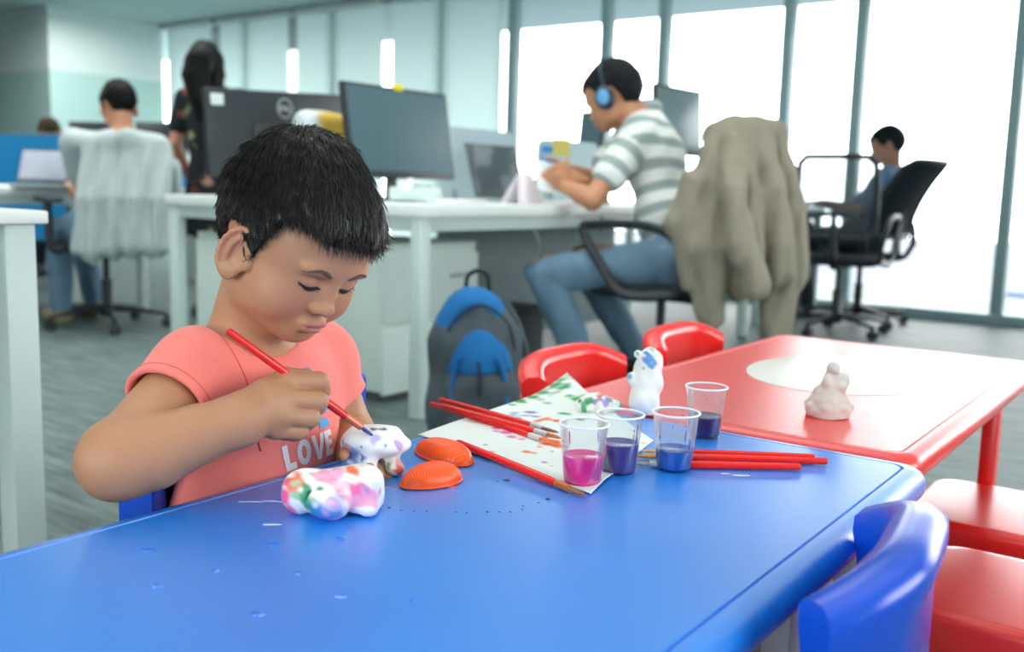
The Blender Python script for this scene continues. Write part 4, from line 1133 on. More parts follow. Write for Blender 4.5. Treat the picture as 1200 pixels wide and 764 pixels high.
# ------------------------------------------------------------------ garments over the chair backs
def jacket():
    r = thing('jacket', "beige jacket hanging over the back of the striped man's chair", 'jacket', (-1.55, 3.60, 0))
    S = SDF(); L = lambda px, py, d: D(px, py, d)
    def slab(pts, rad, k=.03): S.chain(pts, rad if hasattr(rad, '__len__') else [rad]*len(pts), k)
    # shoulders over the top edge, then hanging panels
    top = [L(838, 158, 3.80), L(858, 152, 3.86), L(885, 152, 3.96), L(908, 156, 4.04)]
    slab(top, [.050, .055, .055, .050])
    cols = [([(846, 160, 3.74), (832, 220, 3.68), (828, 290, 3.66), (838, 372, 3.68)], (.055, .080, .090, .050)),
            ([(856, 168, 3.72), (820, 216, 3.68), (798, 262, 3.68), (826, 372, 3.68)], (.030, .062, .064, .035)),
            ([(865, 156, 3.84), (868, 230, 3.74), (872, 300, 3.70), (866, 330, 3.70)], (.055, .080, .085, .070)),
            ([(890, 156, 3.92), (900, 230, 3.82), (908, 290, 3.78), (912, 318, 3.78)], (.055, .080, .080, .070)),
            ([(908, 158, 4.02), (922, 230, 3.94), (932, 290, 3.90), (936, 322, 3.90)], (.045, .060, .055, .045)),
            ([(912, 300, 3.88), (912, 350, 3.86), (908, 388, 3.86)], (.075, .060, .055)),
            ([(930, 310, 3.9), (930, 325, 3.9)], (.055, .050))]
    for pts, rad in cols: slab([L(*p) for p in pts], rad, .045)
    # sleeve
    slab([L(856, 168, 3.66), L(861, 225, 3.55), L(868, 285, 3.52), L(888, 336, 3.52)], [.046, .052, .050, .050], .006)
    S.half(L(0, 396, 3.8), (0, 0, -1), .01, 'i')
    def f(p, d):
        u = p @ E1; z = p[:, 2]
        w = np.sin(u*52+2.5*np.sin(z*6)+z*7)+.6*np.sin(u*90-z*14+1.3*np.sin(z*11)); return d+.008*w*np.clip((1.06-z)/.15, .1, 1)
    S.warp(f)
    m_ = mat('beige_cloth', '#8d897a', rough=.9, spec=.15, var=.06, vscale=20, bump=.3, bscale=300)
    sdf_obj('body', S, (-2.1, 3.05, .2), (-1.1, 4.1, 1.16), .009, m_, r)
    C2 = SDF(); C2.chain([L(852, 150, 3.84), L(874, 146, 3.90), L(896, 150, 3.97)], [.026, .030, .026], .02)
    C2.chain([L(852, 150, 3.84), L(848, 200, 3.72)], [.022, .016], .02)
    sdf_obj('collar', C2, L(870, 170, 3.85)-.35, L(870, 170, 3.85)+.35, .008, m_, r)
jacket()
def cardigan():
    r = thing('cardigan', 'pale grey cardigan hanging over the left office chair', 'cardigan', (-4.6, 3.05, 0))
    S = SDF(); L = lambda px, py, d: D(px, py, d)
    S.chain([L(108, 172, 5.00), L(150, 164, 4.96), L(186, 170, 5.04)], [.055, .058, .055], .03)
    for px0, px1, y1, rad in ((104, 99, 300, .050), (118, 112, 302, .055), (135, 134, 298, .062), (152, 153, 296, .062), (168, 172, 296, .060), (184, 190, 298, .050)):
        S.chain([L(px0+3, 172, 4.98), L((px0+px1)/2, 235, 4.90), L(px1, y1-8, 4.90)], [.050, rad, rad], .04)
    S.chain([L(110, 172, 5.04), L(103, 235, 4.92), L(106, 300, 4.90)], [.050, .050, .040], .010)     # left sleeve
    S.chain([L(190, 172, 5.12), L(199, 200, 5.06), L(206, 232, 5.08)], [.046, .045, .036], .012)     # right sleeve
    def f(p, d):
        u = p @ E1; z = p[:, 2]
        w = np.sin(u*62+1.6*np.sin(z*5))+.6*np.sin(u*115+z*9); return d+.010*w*np.clip((1.02-z)/.15, .1, 1)
    S.warp(f)
    c = L(150, 235, 5.0)
    sdf_obj('body', S, c-V3(.65, .65, .52), c+V3(.65, .65, .42), .010, mat('pale_knit', '#a7b5b5', rough=.95, spec=.1, var=.05, vscale=30, bump=.4, bscale=200), r)
    q = MB().tube([L(113, 162, 4.98), L(150, 157, 4.95), L(184, 162, 5.00)], [.016, .018, .016], 10); q.build('collar', mat('pale_knit', '#a7b5b5'), r, world=True)
cardigan()

# ================================================================== MONITORS, LAPTOPS, PHONE AND CLUTTER
DK = mat('monitor_black', '#2d3539', rough=.4, spec=.5, var=.02)
SCRM = mat('dark_screen', '#4c676f', rough=.5, spec=.3, var=.02)
def frame_from(o, ux, uy):
    """local axes of a panel: x along ux, z along uy, -y out of its front"""
    x = unit(ux); z = unit(np.asarray(uy, float)-x*np.dot(uy, x)); y = np.cross(z, x); M = Matrix.Identity(4)
    for i in range(3): M[i][0], M[i][1], M[i][2], M[i][3] = x[i], y[i], z[i], o[i]
    return M
def monitor(label, tl, tr, bl, deskz=.74, back=False, mscr=None):
    """corner points as the place shows them; builds case, bezel, screen and stand"""
    tl, tr, bl = map(np.asarray, (tl, tr, bl)); ux, uy = tr-tl, tl-bl
    w, h = np.linalg.norm(ux), np.linalg.norm(uy); o = bl+ux*.5
    r = thing('monitor', label, 'monitor', (o[0], o[1], deskz), 0)
    M = frame_from(o, ux, uy); T_ = lambda mb: mb.xf(M)
    sgn = 1 if not back else -1            # the side away from us
    T_(MB().box((0, sgn*.014, h/2), (w, .026, h), .006)).build('case', DK, r, world=True)
    sc = T_(MB().box((0, -sgn*.0005, h/2+.006), (w-.028, .004, h-.040), .001)).build('screen', mscr or SCRM, r, world=True)
    bk = T_(MB().box((0, sgn*.030, h*.42), (w*.40, .022, h*.36), .010, 3)).build('back_cover', DK, r, world=True)
    nrm = np.array(M.to_3x3() @ Vector((0, sgn, 0))); nrm[2] = 0; nrm = unit(nrm); c = o+nrm*.06
    q = MB(); top = o+uy*.42+nrm*.055
    q.tube([top, (c[0]+nrm[0]*.03, c[1]+nrm[1]*.03, deskz+.10), (c[0]+nrm[0]*.03, c[1]+nrm[1]*.03, deskz+.012)], [.030, .030, .034], 12, flat=.5)
    q.build('stand_neck', DK, r, world=True)
    MB().lathe([(.001, .0), (.115, .0), (.12, .004), (.115, .010), (.05, .014), (.001, .014)], c=(c[0], c[1], deskz), seg=28, sy=.85).build('stand_base', DK, r, world=True)
    return r, M, w, h
# monitor with its screen to us and the yellow note
tl, tr, bl = Xp(398, 93, -2.78), Xp(521, 110, -2.78), Xp(414, 207, -2.72)
m1, M1, w1, h1 = monitor('dark computer monitor turned to us with a yellow note on top', tl, tr, bl)
n_ = thing('sticky_note', 'yellow sticky note on the top edge of the turned monitor', 'note', np.array((M1 @ Vector((.03, 0, h1)))[:]))
MB().box((.0, -.004, h1-.002), (.055, .0015, .026), .0005).xf(M1).xf(Matrix.Identity(4)).build('paper', mat('yellow_note', '#d9cf1e', rough=.8, spec=.1), n_, world=True)
# monitor seen from behind with a round badge
tl, tr, bl = Xp(240, 103, -3.25), Xp(404, 112, -3.25), Xp(241, 207, -3.25)
tl = tl if True else tl
m2, M2, w2, h2 = monitor('back of a dark monitor with a round badge and white sticker, behind the boy', tl, tr, bl, back=True)
lm = mat('badge_grey', '#aab4b8', rough=.35, metal=.3)
qx = -w2/2+w2*.525; qz = h2*.80
ring = [(qx+.038*math.cos(t), -.028, qz+.038*math.sin(t)) for t in np.linspace(0, 6.2832, 40, endpoint=False)]
bd = MB().tube(ring, .0035, 8, closed=True).xf(M2).build('badge_ring', lm, m2, world=True)
q = MB()      # slanted four-letter word inside the ring
def stroke(pts): q.tube([(qx+a, -.028, qz+b) for a, b in pts], .0032, 6)
stroke([(-.027, -.010), (-.027, .010), (-.018, .009), (-.014, .0), (-.018, -.009), (-.027, -.010)])
stroke([(.001, .004), (-.008, .012), (-.012, .004), (-.004, -.008), (.004, -.006)]); stroke([(-.010, .001), (.001, .005)])
stroke([(.008, .010), (.008, -.010), (.015, -.010)]); stroke([(.019, .010), (.019, -.010), (.027, -.010)])
q.xf(M2).build('badge_lettering', lm, m2, world=True)
MB().box((-w2/2+.052, -.028, h2*.875), (.060, .003, .044), .001).xf(M2).build('sticker', mat('sticker_white', '#dfe9e8', rough=.6), m2, world=True)
# monitor beyond the man
tl, tr, bl = D(772, 98, 5.1), D(826, 108, 5.35), D(768, 178, 5.1)
monitor("dark monitor beyond the man's back, against the windows", tl, tr, bl, mscr=mat('pale_screen', '#71878c', rough=.25, spec=.6))
tl, tr, bl = D(676, 131, 5.55), D(704, 131, 5.45), D(676, 176, 5.55)
monitor("small dark monitor behind the man's chin", tl, tr, bl)
# far left monitors
tl, tr, bl = D(75, 142, 6.3), D(122, 143, 6.2), D(76, 204, 6.3)
monitor('black monitor left of the cardigan man, before the blue partition', tl, tr, bl, mscr=mat('black_screen', '#30383b', rough=.4))
tl, tr, bl = D(159, 143, 6.9), D(220, 145, 6.7), D(159, 182, 6.9)
monitor('black monitor right of the cardigan man, by the woman', tl, tr, bl, back=True)
# second double desk behind carries them
desk('white desk behind the cardigan man carrying the black monitors', -6.75, -6.10, 2.2, 4.95)

# laptops
def laptop(label, tl, tr, bl, deskz, mscreen, fwd):
    tl, tr, bl = map(np.asarray, (tl, tr, bl)); ux, uy = tr-tl, tl-bl; w, h = np.linalg.norm(ux), np.linalg.norm(uy); o = bl+ux*.5
    r = thing('laptop', label, 'laptop', (o[0], o[1], deskz))
    M = frame_from(o, ux, uy)
    MB().box((0, .004, h/2), (w, .008, h), .003).xf(M).build('lid', mat('laptop_grey', '#5b6468', rough=.4), r, world=True)
    MB().box((0, -.0012, h/2+.006), (w-.022, .002, h-.028), .0005).xf(M).build('screen', mscreen, r, world=True)
    f = np.asarray(fwd, float); f[2] = 0; f = unit(f); c = o+f*.115
    a = math.atan2(f[1], f[0])
    MB().box((c[0], c[1], deskz+.009), (.23, w, .016), .004, rz=a).build('keyboard_base', mat('laptop_base', '#9fb0b2', rough=.4), r, world=True)
    MB().box((c[0]-f[0]*.03, c[1]-f[1]*.03, deskz+.0175), (.11, w*.86, .002), .0005, rz=a).build('keys', mat('keys_dark', '#3a4347', rough=.6), r, world=True)
    return r
def pic_mat(name, cols, scale, seed):
    m = mat(name, cols[0], rough=.3, var=.02); n, l = m.node_tree.nodes, m.node_tree.links
    t = n.new('ShaderNodeTexCoord'); v = n.new('ShaderNodeTexVoronoi'); v.inputs['Scale'].default_value = scale; v.distance = 'CHEBYCHEV'
    mp_ = n.new('ShaderNodeMapping'); mp_.inputs['Location'].default_value = (seed, seed*.7, 0); l.new(t.outputs['Object'], mp_.inputs[0]); l.new(mp_.outputs[0], v.inputs['Vector'])
    s = n.new('ShaderNodeSeparateColor'); l.new(v.outputs['Color'], s.inputs[0]); cr_ = n.new('ShaderNodeValToRGB'); cr_.color_ramp.interpolation = 'CONSTANT'; l.new(s.outputs[0], cr_.inputs[0])
    e = cr_.color_ramp.elements; e[0].color = (*lin(cols[0]), 1); e[1].position = 1/len(cols); e[1].color = (*lin(cols[1]), 1)
    for i, c in enumerate(cols[2:]): k = e.new((i+2)/len(cols)); k.color = (*lin(c), 1)
    l.new(cr_.outputs[0], n['Principled BSDF'].inputs['Base Color']); return m
tl, tr, bl = D(537, 167, 4.30), D(597, 172, 4.52), D(558, 231, 4.30)
laptop('open laptop with a dark grey picture on its screen, on the double desk', tl, tr, bl, .74, pic_mat('grey_picture', ['#566267', '#6f7b80', '#4c585d', '#8e9b9e'], 9, 3), (1, 0, 0))
tl, tr, bl = D(8, 180, 5.5), D(66, 182, 5.4), D(19, 213, 5.45)
laptop('open laptop with a pale screen on the far left desk', tl, tr, bl, .74, mat('lilac_screen', '#b9bfcf', rough=.25), (1, -.2, 0))

# desk screens (upright dividers)
def divider(label, tl, tr, h, th, m, zb, rad=.04):
    tl, tr = np.asarray(tl), np.asarray(tr); ux = tr-tl; ux[2] = 0; w = np.linalg.norm(ux); o = (tl+tr)/2; o[2] = zb
    r = thing('desk_divider', label, 'desk divider', o); M = frame_from(o, ux, (0, 0, 1)); hh = min(tl[2], tr[2])-zb
    poly = [(x, y+hh/2) for x, y, _ in rring(w, hh, rad, 0, 6)]
    k = len(poly); MB().loft([[(x, -th/2, y) for x, y in poly], [(x, th/2, y) for x, y in poly]]).xf(M).build('panel', m, r, world=True)
    for q_ in (-.3, .3): MB().box((q_*w, 0, .02), (.03, th+.012, .05), .003).xf(M).build('clamp', CHR, r, world=True)
    return r
PB = mat('divider_pale', '#b5cbd2', rough=.5, var=.02)
divider('pale blue desk divider with rounded corners behind the dark laptop', D(515, 147, 4.55), D(600, 153, 4.95), .3, .02, PB, .745)
dv = divider('pale divider pinned with blue and yellow papers, by the man', D(631, 160, 4.75), D(700, 168, 5.05), .3, .02, PB, .745)
BP = mat('blue_divider', '#1e9be0', rough=.6, var=.03)
divider('bright blue desk divider at the far left edge', D(-40, 155, 8.1), D(76, 158, 7.6), .5, .03, BP, .30, rad=.01)
divider('bright blue desk divider glimpsed between the cardigan and the woman', D(192, 160, 7.9), D(217, 163, 7.8), .5, .03, BP, .30, rad=.01)
def on_desk(px, X, z=.742): p = Xp(px, 232, X); p[2] = z; return p
def flatcard(name, label, cat, a, b, c, m, th=.002):
    """a small sheet: top-left, top-right, bottom-left corners"""
    a, b, c = map(np.asarray, (a, b, c)); ux, uy = b-a, a-c; o = c+ux*.5
    r = thing(name, label, cat, o); MB().box((0, 0, np.linalg.norm(uy)/2), (np.linalg.norm(ux), th, np.linalg.norm(uy)), .0005).xf(frame_from(o, ux, uy)).build('sheet', m, r, world=True); return r
dd = 4.74
flatcard('pinned_paper', 'yellow paper pinned to the pale divider by the man', 'paper', D(648, 162, dd), D(668, 163, dd+.03), D(648, 182, dd), mat('paper_yellow', '#cfc66a', rough=.8))
flatcard('pinned_paper', 'upper blue paper pinned to the pale divider by the man', 'paper', D(635, 171, dd), D(655, 172, dd+.03), D(635, 178, dd), mat('paper_blue', '#3f95e0', rough=.8))
flatcard('pinned_paper', 'lower blue paper pinned to the pale divider by the man', 'paper', D(634, 185, dd), D(652, 186, dd+.03), D(634, 201, dd), mat('paper_cyan', '#1fa0e6', rough=.8))
flatcard('pinned_paper', 'yellow-green note on the blue divider beside the woman', 'paper', D(204, 163, 7.80), D(217, 164, 7.78), D(204, 182, 7.80), mat('paper_lime', '#c3cf76', rough=.8))
# wipes pack beside the monitors
c = D(377, 150, 3.95); r = thing('wipes_pack', 'rounded white pack with a yellow label between the two big monitors', 'pack', (c[0], c[1], .74))
S = SDF(); S.box((c[0], c[1], .74+.172), (.055, .130, .172), .05, R=np.array([[1, 0, 0], [0, 1, 0], [0, 0, 1.]])); S.noise(.0025, 30, 2)
WP = blobs('#c7d3d8', [((c[0]+.05, c[1]+.10, .98), .19, '#d9b414')], freq=25, soft=.2, seed=4)
sdf_obj('body', S, c-V3(.12, .2, .4), c+V3(.12, .2, .25), .006, mat('pack_film', None, rough=.35, attr='Col'), r, color=WP)
MB().box((c[0]+.056, c[1]+.02, .90), (.006, .10, .06), .002).build('label_panel', mat('pack_label', '#d6a60c', rough=.4), r, world=True)
# telephone, cup, tent card, papers
def phone():
    c = on_desk(487, -2.52); r = thing('desk_telephone', 'white desk telephone below the turned monitor', 'telephone', (c[0], c[1], .742))
    MB().box((c[0], c[1], .742+.03), (.17, .17, .05), .012, rz=.5).build('base', DW2, r, world=True)
    MB().box((c[0]-.02, c[1]+.03, .742+.062), (.10, .10, .016), .004, rz=.5).build('keypad', mat('phone_keys', '#b9c7c8', rough=.5), r, world=True)
    MB().tube([(c[0]+.04, c[1]-.10, .80), (c[0]+.02, c[1]-.05, .815), (c[0]-.04, c[1]+.02, .815), (c[0]-.07, c[1]+.07, .80)], [.024, .017, .017, .024], 12).build('handset', DW, r, world=True)
    MB().tube(spline([(c[0]+.07, c[1]-.1, .79), (c[0]+.12, c[1]-.06, .75), (c[0]+.1, c[1]+.03, .746)], 14), .005, 8).build('cord', DW2, r, world=True)
phone()
c = on_desk(612, -2.40); r = thing('tent_card', 'folded white card standing beside the dark laptop', 'card', (c[0], c[1], .742))
a = math.radians(60); q = MB()
for sg in (-1, 1):
    q.add([(c[0]+sg*.045, c[1]-.09, .742), (c[0]+sg*.045, c[1]+.09, .742), (c[0], c[1]+.06, .742+.125), (c[0], c[1]-.03, .742+.125)], [(0, 1, 2, 3)])
o = q.build('folded_sheet', mat('card_white', '#e6dfe6', rough=.8), r, world=True); o.modifiers.new('t', 'SOLIDIFY').thickness = .002
c = on_desk(627, -2.62); r = thing('paper_cup', 'pale green cup on the desk left of the man\'s hands', 'cup', (c[0], c[1], .742))
MB().lathe([(.001, 0), (.030, 0), (.031, .002), (.040, .105), (.0415, .107), (.040, .109), (.038, .105), (.029, .004), (.001, .004)], seg=28).build('cup_wall', mat('cup_green', '#c2d6cb', rough=.5), r)
MB().tube([(.0405*math.cos(t), .0405*math.sin(t), .107) for t in np.linspace(0, 6.2832, 30, endpoint=False)], .002, 6, closed=True).build('rim', mat('cup_green', '#c2d6cb'), r)
for px, py, w, lab in ((530, -2.42, .17, 'stack of white papers under the turned monitor'), (668, -2.36, .2, "loose white papers under the man's hands")):
    c = on_desk(px, py); r = thing('paper_stack', lab, 'papers', (c[0], c[1], .742))
    MB().box((0, 0, .006), (w, .26, .012), .001, rz=.2).build('sheets', mat('card_white', '#e6dfe6'), r)
    MB().box((.01, .01, .0128), (w, .26, .0012), .0003, rz=.05).build('top_sheet', mat('sheet_white', '#eef3f2', rough=.8), r)
c = on_desk(705, -2.32); r = thing('pen_pot', "small orange-brown pot on the desk by the man's elbow", 'pot', (c[0], c[1], .742))
MB().lathe([(.001, 0), (.03, 0), (.034, .01), (.034, .07), (.031, .072), (.029, .068), (.029, .006), (.001, .006)], seg=24).build('pot_wall', mat('pot_orange', '#c98a58', rough=.6), r)
# cables hanging under the desk
for k, pts in enumerate(([(612, 243, 3.95), (622, 262, 3.92), (632, 285, 3.9), (634, 318, 3.95)], [(705, 246, 4.05), (706, 262, 4.03), (704, 270, 4.02)])):
    P_ = [D(*p) for p in pts]; P_[0][2] = .70
    r = tag(MB().tube(spline(P_, 16), .006, 8).build('power_cable', mat('cable_grey', '#5d6b6e', rough=.6)), ['dark cable drooping from the desk edge, behind the backpack', "short dark cable at the desk edge by the man's shirt"][k], 'cable')
# ================================================================== BACKPACK
def backpack():
    base = D(556, 480, 3.05); base[2] = 0
    r = thing('backpack', 'grey and blue backpack standing against the drawer cabinet', 'backpack', base)
    G = mat('pack_grey', '#4a565c', rough=.85, spec=.2, var=.12, vscale=25, bump=.4, bscale=300)
    Bq = mat('pack_blue', '#1767a4', rough=.75, spec=.25, var=.08, vscale=25, bump=.3, bscale=300)
    L = lambda px, py, d: D(px, py, d)
    # frame: x along the picture, y away, z up, scaled from px at about 3.05 m
    S = SDF(); S.frame(RT, base)
    S.box((0, 0, .20), (.135, .085, .20), .07); S.ell((-.005, .0, .34), (.125, .085, .16), .06); S.ell((0, -.03, .14), (.140, .085, .13), .05)
    S.noise(.004, 26, 3); S.half((0, 0, .002), (0, 0, -1), .004)
    sdf_obj('body', S, base-V3(.26, .26, .01), base+V3(.26, .26, .56), .006, G, r)
    S = SDF(); S.frame(RT, base)       # blue upper shell
    S.ell((-.012, -.012, .345), (.122, .085, .162), .05); S.half((0, -.0, .27), (-.25, .25, -1), .01); S.noise(.003, 26, 4)
    S.ell((.015, -.095, .33), (.092, .05, .150), .012, 's')
    sdf_obj('top_shell', S, base-V3(.26, .26, -.15), base+V3(.26, .26, .56), .006, Bq, r)
    S = SDF(); S.frame(RT, base)       # front pocket with blue cap
    S.ell((.018, -.075, .22), (.098, .055, .155), .04); S.box((.02, -.085, .13), (.105, .05, .12), .045, .05); S.noise(.004, 34, 5); S.half((0, 0, .01), (0, 0, -1), .004)
    fp = sdf_obj('front_pocket', S, base-V3(.3, .3, .0), base+V3(.3, .3, .45), .006, G, r)
    S = SDF(); S.frame(RT, base)
    S.ell((.018, -.082, .235), (.100, .055, .150), .04); S.half((0, 0, .255), (.1, 0, -1), .01); S.noise(.003, 34, 5)
    sdf_obj('pocket_cap', S, base-V3(.3, .3, -.15), base+V3(.3, .3, .45), .006, Bq, fp)
    W_ = lambda a, b, c: base + RT @ np.array([a, b, c])
    MB().tube([W_(*p) for p in spline([(-.035, .02, .49), (-.030, .02, .535), (.0, .02, .552), (.030, .02, .54), (.036, .02, .49)], 18)], .009, 8, flat=.6).build('handle', mat('strap_black', '#20282c', rough=.7), r, world=True)
    MB().tube([W_(*p) for p in spline([(.085, .04, .46), (.135, .03, .38), (.165, .02, .25), (.160, .02, .12)], 20)], .013, 8, flat=.5).build('shoulder_strap', G, r, world=True)
    for x0 in (-.060, .095):
        MB().tube([W_(*p) for p in spline([(x0*.75, -.130, .31), (x0, -.125, .24), (x0*1.05, -.135, .17)], 12)], .010, 8, flat=.5).build('side_stripe', Bq, r, world=True)
    MB().tube([W_(*p) for p in spline([(-.10, -.06, .28), (-.07, -.085, .40), (.015, -.095, .462), (.10, -.08, .40), (.122, -.05, .28)], 26)], .004, 6).build('zip', mat('strap_black', '#20282c'), r, world=True)
    MB().tube([W_(.012, -.142, .30), W_(.020, -.150, .25), W_(.016, -.150, .20)], [.004, .005, .007], 8).build('zip_pull', mat('strap_black', '#20282c'), r, world=True)
backpack()
c = D(655, 455, 3.5); c[2] = 0
r = thing('bin', "dark floor box behind the backpack, under the man's desk", 'box', (-2.58, 3.47, 0))
MB().box((0, 0, .14), (.28, .34, .28), .02, 3).build('body', mat('dark_box', '#3d474c', rough=.8), r)
MB().box((0, 0, .285), (.30, .36, .02), .006).build('lid', mat('dark_box', '#3d474c'), r)
# ================================================================== THE OTHER PEOPLE
def person(label, J, skin, hairc, hline, clothes, shoe, lo, hi, vox=.0065, hs=1.12, longhair=None, curlv=(.35, .5, .4)):
    """J: joints of the pose; clothes: functions that add the garments"""
    base = J['pel'].copy(); base[2] = 0
    r = thing('person', label, 'person', base)
    S = SDF(); R = basis(J['face'], (0, 0, 1)); head_ops(S, R, J['head'], hs, chub=.9)
    upv = unit(J['neck']-J['pel']); Rt = basis(J['fwd']-upv*np.dot(J['fwd'], upv), upv)
    w = J.get('w', 1.0)
    HLc = lambda *p: J['head']+hs*(R @ np.array(p, float))
    S.cone(HLc(0, .030, -.05), J['neck']-upv*.02, .053*w, .060*w, .03)
    ch = J['pel']*.30+J['neck']*.70; bl = J['pel']*.70+J['neck']*.30
    S.ell(ch, (.155*w, .105*w, .17), .06, R=Rt); S.ell(bl, (.135*w, .10*w, .15), .08, R=Rt); S.ell(J['pel'], (.155*w, .115*w, .11), .06, R=Rt)
    for q in ('L', 'R'):
        S.cone(J['neck']-upv*.05, J['sh'+q], .055, .052*w, .04)
        S.cone(J['sh'+q], J['el'+q], .050*w, .040*w, .03)
        S.chain([J['el'+q], J['el'+q]*.6+J['wr'+q]*.4, J['wr'+q]], [.040*w, .039*w, .027*w], .012)
        hd = J['hd'+q]; hand_ops(S, J['wr'+q], hd[0], hd[1], hd[2], .92*w, curlv)
        S.chain([J['hip'+q], J['kn'+q], J['an'+q]], [.085*w, .058*w, .038*w], .03)
        S.chain([J['an'+q]+V3(0, 0, -.03), J['an'+q]+V3(0, 0, -.05)+J['toe'+q]*.10, J['an'+q]+V3(0, 0, -.058)+J['toe'+q]*.17], [.038, .034, .026], .02)
    bo = sdf_obj('body', S, lo, hi, vox, SKIN, r, color=skin_color(R, J['head'], hs, skin, '#b06a5e', skin))
    face_parts(r, R, J['head'], hs, bo)
    H = SDF(); hair_ops(H, R, J['head'], hs, .008, hline, .012)
    if longhair: longhair(H, HLc)
    H.noise(.002, 120, 5)
    hl = J['head']-V3(.3, .3, .55 if longhair else .3)
    sdf_obj('hair', H, hl, J['head']+.3, .006, mat('hair_'+hairc, hairc, rough=.55, spec=.12, var=.2, vscale=90), r)
    def garment(name, build, m, vx=.0075, color=None):
        G = SDF(); build(G, J, Rt, upv, ch, bl, w); return sdf_obj(name, G, lo, hi, vx, m, r, color=color)
    for g in clothes: garment(*g)
    for q in ('L', 'R'):
        G = SDF(); a = J['an'+q]; t = unit(J['toe'+q])
        G.chain([a+V3(0, 0, -.035)-t*.02, a+V3(0, 0, -.046)+t*.10, a+V3(0, 0, -.052)+t*.19], [.048, .044, .036], .012)
        G.half(a+V3(0, 0, .025), (0, 0, 1), .004); G.half((0, 0, .004), (0, 0, -1), .004)
        sdf_obj('shoe', G, a-V3(.28, .28, .09), a+V3(.28, .28, .06), .006, shoe, r)
    return r, R
def tee(fr=.5, hem=-.02, loose=.014, nz=.005, seed=1):
    def b(G, J, Rt, upv, ch, bl, w):
        o = loose
        G.ell(ch, (.155*w+o, .105*w+o, .17+o), .06, R=Rt); G.ell(bl, (.135*w+o*1.6, .10*w+o*1.6, .15+o), .08, R=Rt); G.ell(J['pel'], (.155*w+o, .115*w+o, .11), .06, R=Rt)
        for q in ('L', 'R'):
            G.cone(J['neck']-upv*.05, J['sh'+q], .055+o, .052*w+o, .04)
            e = J['sh'+q]+(J['el'+q]-J['sh'+q])*fr
            G.cone(J['sh'+q], e, .050*w+o, .046*w+o*1.3, .03)
        G.cone(J['neck']+upv*.10, J['neck']-upv*.015, .062*w, .058*w, .01, 's')
        G.half(J['pel']+upv*hem, -upv, .01); G.noise(nz, 22, seed)
    return b
def sleeves_long(loose=.014, hem=-.02, seed=2):
    def b(G, J, Rt, upv, ch, bl, w):
        tee(.98, hem, loose, .0045, seed)(G, J, Rt, upv, ch, bl, w)
        for q in ('L', 'R'): G.cone(J['el'+q], J['el'+q]*.15+J['wr'+q]*.85, .040*w+loose, .030*w+loose, .02)
    return b
def trousers(loose=.014, seed=3, end=.95):
    def b(G, J, Rt, upv, ch, bl, w):
        G.ell(J['pel'], (.160*w+loose, .122*w+loose*1.6, .130), .05, R=Rt)
        for q in ('L', 'R'):
            G.chain([J['hip'+q], J['kn'+q], J['kn'+q]*(1-end)+J['an'+q]*end], [.086*w+loose, .060*w+loose*1.2, .044*w+loose], .03)
        G.half(J['pel']+upv*.10, upv, .01); G.noise(.005, 24, seed)
    return b
lv = lambda *a: np.array(a, float)

# ---- the man in the striped polo
J = dict(head=D(719, 117, 4.05), face=lv(-.93, -.12, -.38), fwd=lv(-1, -.05, 0), neck=D(753, 133, 4.11), pel=lv(-1.80, 3.62, .53),
         shL=D(748, 157, 3.94), shR=D(738, 161, 4.28), elL=D(694, 234, 3.86), elR=D(696, 212, 4.26), wrL=D(664, 219, 3.98), wrR=D(668, 200, 4.14),
         hdL=(lv(-.35, .35, .45), lv(.2, -.75, -.2), lv(0, .2, 1)), hdR=(lv(-.55, -.5, -.15), lv(-.6, .5, .3), lv(0, 0, 1)),
         hipL=lv(-1.90, 3.52, .51), hipR=lv(-1.90, 3.72, .51), knL=D(637, 318, 3.98), knR=lv(-2.36, 3.80, .50), anL=lv(-2.10, 3.42, .085), anR=lv(-2.08, 3.84, .085), toeL=lv(-.95, -.2, 0), toeR=lv(-.95, .1, 0), w=1.02)
def stripes(p, J=J):
    up = unit(J['neck']-J['pel']); u = (p-J['pel']) @ up
    for q in ('L', 'R'):
        a, b = J['sh'+q], J['el'+q]; ba = b-a; t = np.clip(((p-a) @ ba)/(ba @ ba), 0, 1); dd = np.linalg.norm(p-a-t[:, None]*ba, axis=1)
        on = (dd < .085) & (t > .18); u = np.where(on, t*np.linalg.norm(ba)+.012, u)
    ph = (u/.088) % 1.0
    m_ = np.clip(np.minimum(ph-.0, .48-ph)*40, 0, 1)[:, None]
    top = np.clip(((p-J['neck']) @ up+.02)*120, 0, 1)[:, None]; m_ = np.maximum(m_, top)
    return np.array(lin('#dfe7e3'))*(1-m_)+np.array(lin('#98a7a5'))*m_
POLO = mat('striped_jersey', None, rough=.9, spec=.15, var=.04, vscale=30, attr='Col', bump=.2, bscale=400)
JEAN = mat('blue_denim', '#67879d', rough=.9, spec=.15, var=.12, vscale=14, bump=.3, bscale=400)
JEAN2 = mat('faded_denim', '#7fa6c2', rough=.9, spec=.15, var=.10, vscale=14, bump=.3, bscale=400)
man, RM = person('man in a grey and white striped polo and jeans, wearing headphones at the desk', J, '#c08a68', '#15191c', MAN_LINE,
    [('polo_shirt', tee(.62, .025, .016, .004, 6), POLO, .006, stripes), ('jeans', trousers(.013, 3), JEAN)], mat('shoe_dark', '#3b4247', rough=.7), (-2.62, 3.05, 0), (-1.55, 4.15, 1.42), hs=1.24)
def collar_of(r, J, m, rad=.070):
    up = unit(J['neck']-J['pel']); h = unit(np.cross(up, (0, 1, 0.3))); g = np.cross(up, h)
    MB().tube([J['neck']+up*.012+rad*(math.cos(u)*h+math.sin(u)*g) for u in np.linspace(0, 6.2832, 30, endpoint=False)], .016, 8, closed=True, flat=1.5).build('collar', m, r, world=True)
collar_of(man, J, mat('collar_grey', '#9aa9a8', rough=.9))
